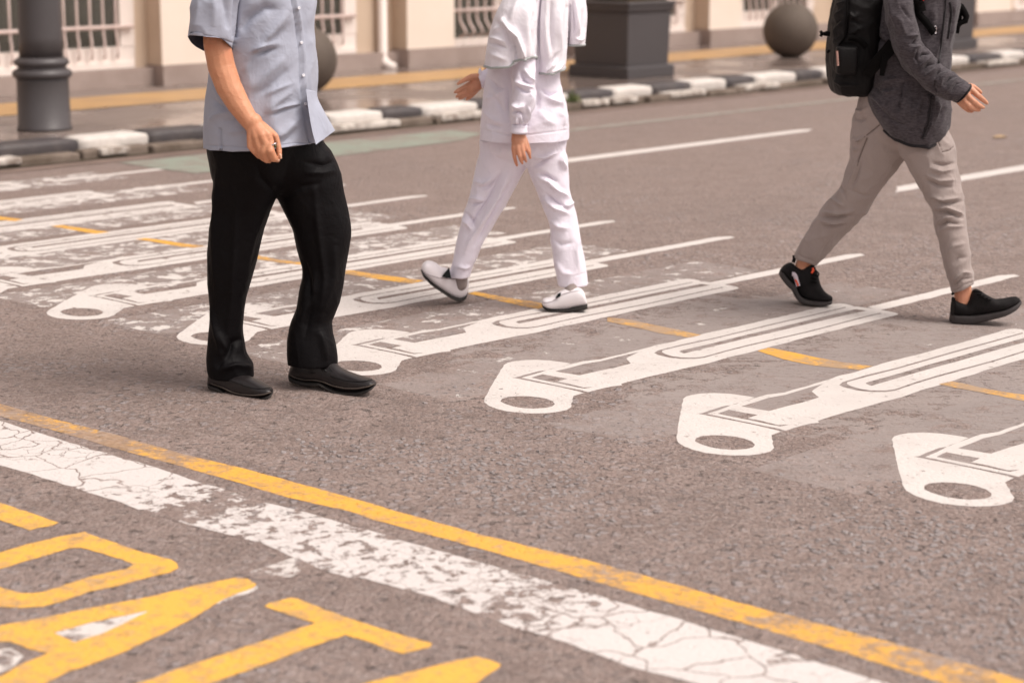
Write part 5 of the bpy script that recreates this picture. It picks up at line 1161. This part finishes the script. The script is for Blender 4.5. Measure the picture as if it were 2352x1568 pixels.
# sneakers
def k(c, l): return [c(r[0], r[1]) + c(r[2], r[3]) + (r[4],) for r in l]
stA = k(K1, [(405,720,445,600,.45),(440,790,560,480,.72),(520,900,700,430,.82),(610,1000,830,520,.85),(690,1070,960,560,.88),(740,1150,1100,490,.9),(780,1240,1240,480,.9),(840,1320,1330,700,.95),(960,1375,1390,920,1.02),(1150,1405,1460,1060,1.07),(1350,1420,1540,1150,1.05),(1520,1418,1610,1205,.9),(1630,1405,1665,1235,.6),(1672,1370,1684,1262,.25)])
shoeA = shoe('sneaker', guy, stA, YC + .24, YC + .15, M['knit'], M['midsole'], [10,14,15,15,15,14,13,13,13,13,13,12,10,7], .05)
stB = k(K2, [(262,1340,310,1160,.45),(300,1362,345,780,.74),(420,1375,430,800,.84),(560,1382,560,840,.88),(700,1378,700,850,.9),(840,1362,860,560,.9),(980,1335,970,500,.92),(1130,1300,1130,590,.96),(1300,1250,1300,690,1.0),(1480,1200,1470,770,1.05),(1650,1145,1610,770,1.06),(1820,1070,1760,750,.98),(1960,990,1900,715,.8),(2070,900,2010,705,.5),(2130,830,2070,740,.22)])
shoeB = shoe('sneaker', guy, stB, YC - .16, YC - .22, M['knit'], M['midsole'], [20,21,21,22,21,20,19,18,17,16,15,14,12,9,7], .05)
on_surface(shoeA, K1, [(715,700),(760,700),(800,760),(860,990)], .002, 'side_tab', M['reflect'], shoeA, .003, flat=.008)
on_surface(shoeA, K1, [(790,830),(830,900),(860,980)], .002, 'side_tab_stripe', M['orange'], shoeA, .0055, flat=.0035)
on_surface(shoeA, K1, [(1215,560),(1225,610),(1180,680)], .003, 'tongue_tag', M['orange'], shoeA, .003, flat=.004)
for pts in ([(1180,700),(1290,740)], [(1170,790),(1300,830)], [(1160,880),(1310,900)], [(1290,620),(1360,680),(1350,760),(1300,740)]): on_surface(shoeA, K1, pts, .0028, 'lace', M['webbing'], shoeA, .004)
for pts in ([(880,560),(1010,560),(1100,580)], [(960,640),(1080,640)], [(1040,690),(1160,680)], [(1130,740),(1260,740)], [(1220,790),(1340,780)]): on_surface(shoeB, K2, pts, .003, 'lace', M['webbing'], shoeB, .003)
b = tubepx([(760,250),(770,330),(745,420)], K1, .23, YC, .007); b.build('pull_tab', M['knit'], shoeA, True)
b = tubepx([(300,630),(370,600)], K2, -.17, YC, .005); b.tube([at(*K2(310, 745), YC - .18), at(*K2(380, 770), YC - .18)], .007); b.build('pull_tab', M['knit'], shoeB, True)

# ---------------------------------------------------------------- backpack
nb_ = at(*R1(1080, -170), YC); cl = MB(); cl.tube([nb_ + Vector((.076 * math.cos(t), .076 * math.sin(t), .02 - .02 * math.cos(t + .35))) for t in np.linspace(.5, 2 * math.pi - .1, 40)], .022, 10); cl.build('collar', M['fleece'], guy, True)
bp = empty('backpack', at(*R1(440, 850), YC + .02)); tag(bp, 'black backpack with hanging straps worn by the walker in the charcoal fleece', 'backpack')
bl = lev(R1, [(-190,470,680,.05,.04),(-170,410,720,.10,.04),(-110,360,760,.13,.04),(-20,325,770,.145,.04),(60,303,760,.15,.04),(160,288,745,.152,.04),(290,276,725,.153,.04),(420,268,705,.154,.04),(540,264,690,.154,.04),(640,266,680,.152,.04),(720,271,660,.15,.04),(780,280,640,.145,.04),(825,300,620,.13,.04),(848,335,590,.10,.04),(856,380,560,.05,.04)], YC)
bm = grid_mesh('pack_body', [loft(bl, 120, 10, 3.2)])
folds(bm, conv(BP, [([(545,0),(545,250),(520,560)],14,-8,1),([(330,120),(420,60),(500,20)],18,7),([(300,330),(400,220),(500,140)],18,8),([(290,420),(390,330),(480,260)],16,-7),([(300,530),(400,420),(490,350)],16,7),([(570,200),(650,280),(720,200)],20,8),([(580,330),(680,340),(740,400)],18,-7),([(600,540),(680,480),(760,420)],18,9),([(420,720),(560,700),(680,720)],10,-7,1),([(300,700),(360,620),(450,560)],18,6),([(290,1100),(380,1180),(560,1200)],22,-5),([(320,1250),(460,1330),(700,1340)],26,6),([(690,760),(690,980),(680,1200)],14,-9,1)]), .007, (7, 7, 6), 6.0, fine=.003)
pbod = finish(bm, 'pack_body', M['nylon'], bp)
pk = lev(BP, [(735,400,690,.02,-.115),(760,375,700,.035,-.115),(880,368,704,.042,-.115),(1030,366,700,.042,-.115),(1130,372,690,.035,-.115),(1165,400,660,.018,-.115)], YC)
pm = grid_mesh('side_pocket', [loft(pk, 64, 8, 4.0)]); folds(pm, [], .003, (9, 9, 7), 2.0); finish(pm, 'side_pocket', M['nylon'], bp)
on_surface(bpy.data.objects['side_pocket'], BP, [(383,800),(392,900),(400,1035)], .002, 'zip_pull', M['pinkzip'], bp, .004, flat=.0042)
on_surface(pbod, BP, [(560,600),(640,590),(740,640),(850,740)], .003, 'side_strap', M['webbing'], bp, .008, flat=.010)
on_surface(pbod, BP, [(540,-40),(548,200),(530,420),(500,600),(420,700)], .004, 'zip', M['webbing'], bp, .002)
def band(c, pts, half, thick, name, mat, par):
    P = [at(*c(x, y), YC + dY) for x, y, dY in pts]; b = MB(); V = []
    P = [Vector(q) for q in catmull([tuple(p) for p in P], 6)]
    for i, p in enumerate(P):
        t = (P[min(i + 1, len(P) - 1)] - P[max(i - 1, 0)]).normalized(); s_ = t.cross(Vector((0, 1, 0))).normalized(); nn = s_.cross(t).normalized(); w_ = half[0] + (half[1] - half[0]) * i / (len(P) - 1)
        V += [p + s_ * w_ + nn * thick, p - s_ * w_ + nn * thick, p - s_ * w_ - nn * thick, p + s_ * w_ - nn * thick]
    k_ = len(P); b.add(V, [(i * 4 + j, i * 4 + (j + 1) % 4, (i + 1) * 4 + (j + 1) % 4, (i + 1) * 4 + j) for i in range(k_ - 1) for j in range(4)] + [(0, 1, 2, 3), tuple(range(4 * k_ - 4, 4 * k_))[::-1]]); return b.build(name, mat, par, False)
band(BP, [(1275,690,-.205),(1180,800,-.205),(1060,930,-.20),(930,1075,-.185),(845,1190,-.16)], (.026, .020), .005, 'shoulder_strap', M['webbing'], bp)
band(BP, [(1165,840,-.208),(1130,960,-.214),(1105,1080,-.214),(1085,1190,-.212)], (.013, .008), .002, 'strap_end', M['webbing'], bp)
on_surface(jacket, R1, [(1035,-80),(1050,40),(1075,130),(1130,190),(1212,300)], .004, 'shoulder_strap', M['webbing'], bp, .010, flat=.013)
on_surface(jacket, R1, [(1228,238),(1222,300)], .003, 'strap_tip', M['silver'], bp, .014, flat=.004)
on_surface(jacket, R1, [(1050,20),(1070,60),(1080,110)], .004, 'chest_pad', M['webbing'], bp, .012, flat=.024)
P = [at(*R1(*q), YC - .06) for q in [(1418,25),(1450,60),(1478,110),(1500,150),(1490,190),(1450,205),(1425,235),(1410,300)]]
b = MB(); b.tube(P, [.006,.012,.013,.012,.012,.010,.009,.010], 8); b.build('loose_strap', M['webbing'], bp, True)
P = [at(*R1(*q), YC - .05) for q in [(1425,25),(1440,70),(1440,130),(1435,200)]]
b = MB(); b.tube(P, .009, 8); b.build('loose_strap', M['webbing'], bp, True)
b = MB(); b.capsule(at(*R1(1428, 33), YC - .07), .007, at(*R1(1432, 40), YC - .07), .006); b.build('strap_clip', M['silver'], bp, True)
b = MB(); p = lambda x, y: at(*BP(x, y), YC - .02)
b.tube([p(270, 530), p(205, 530)], .010, 6); b.tube([p(200, 500), p(215, 560)], .008, 6); b.tube([p(205, 530), p(150, 530)], .005, 6); b.tube([p(125, 490), p(150, 530), p(125, 575)], .006, 6); b.tube([p(150, 505), p(150, 560)], .007, 6); b.build('buckle', M['webbing'], bp, True)
b = MB(); b.tube([p(238, 800), p(262, 820)], .008, 6); b.build('strap_loop', M['webbing'], bp, True)


# ------------------------------------------------------------------ light, sky, camera
SUN_EL, SUN_AZ = R(58), R(112)      # azimuth clockwise from +Y: behind the camera, to the right
w = bpy.data.worlds.new('World'); scene.world = w; w.use_nodes = True; nt = w.node_tree
bg = nt.nodes['Background']; sky = nt.nodes.new('ShaderNodeTexSky'); sky.sky_type = 'NISHITA'; sky.sun_disc = False
sky.sun_elevation = SUN_EL; sky.sun_rotation = SUN_AZ; sky.air_density = 1.0; sky.dust_density = 3.0; sky.ozone_density = 0.6
hs = nt.nodes.new('ShaderNodeHueSaturation'); hs.inputs['Saturation'].default_value = 0.10
mx = nt.nodes.new('ShaderNodeMix'); mx.data_type = 'RGBA'; mx.blend_type = 'MULTIPLY'; mx.inputs[0].default_value = 1.0; mx.inputs[7].default_value = (1.0, 0.92, 0.888, 1)
nt.links.new(sky.outputs[0], hs.inputs['Color']); nt.links.new(hs.outputs[0], mx.inputs[6]); nt.links.new(mx.outputs[2], bg.inputs[0])
bg.inputs[1].default_value = 0.12
sl = bpy.data.lights.new('sun', 'SUN'); sl.energy = 1.5; sl.angle = R(30); sl.color = (1.0, 0.93, 0.85)
so = bpy.data.objects.new('sun', sl); COL.objects.link(so)
d = Vector((math.sin(SUN_AZ) * math.cos(SUN_EL), math.cos(SUN_AZ) * math.cos(SUN_EL), math.sin(SUN_EL)))
so.rotation_euler = (-d).to_track_quat('-Z', 'Y').to_euler()

cam = bpy.data.cameras.new('camera'); co_ = bpy.data.objects.new('camera', cam); COL.objects.link(co_)
co_.location = (0, 0, CAMH); co_.rotation_euler = (math.pi / 2 - PITCH, 0, 0)
cam.sensor_fit = 'HORIZONTAL'; cam.sensor_width = 36; cam.lens = 36 * F0 / 2352; cam.clip_end = 2000; cam.clip_start = 0.1
cam.dof.use_dof = True; cam.dof.focus_distance = 6.55; cam.dof.aperture_fstop = 2.7; cam.dof.aperture_blades = 9
scene.camera = co_
vs = scene.view_settings; vs.view_transform = 'Standard'; vs.look = 'None'; vs.exposure = 0.76; vs.gamma = 1.0; vs.use_curve_mapping = False
scene.render.engine = 'CYCLES'
scene.cycles.use_denoising = True; scene.cycles.max_bounces = 6; scene.cycles.caustics_reflective = False; scene.cycles.caustics_refractive = False
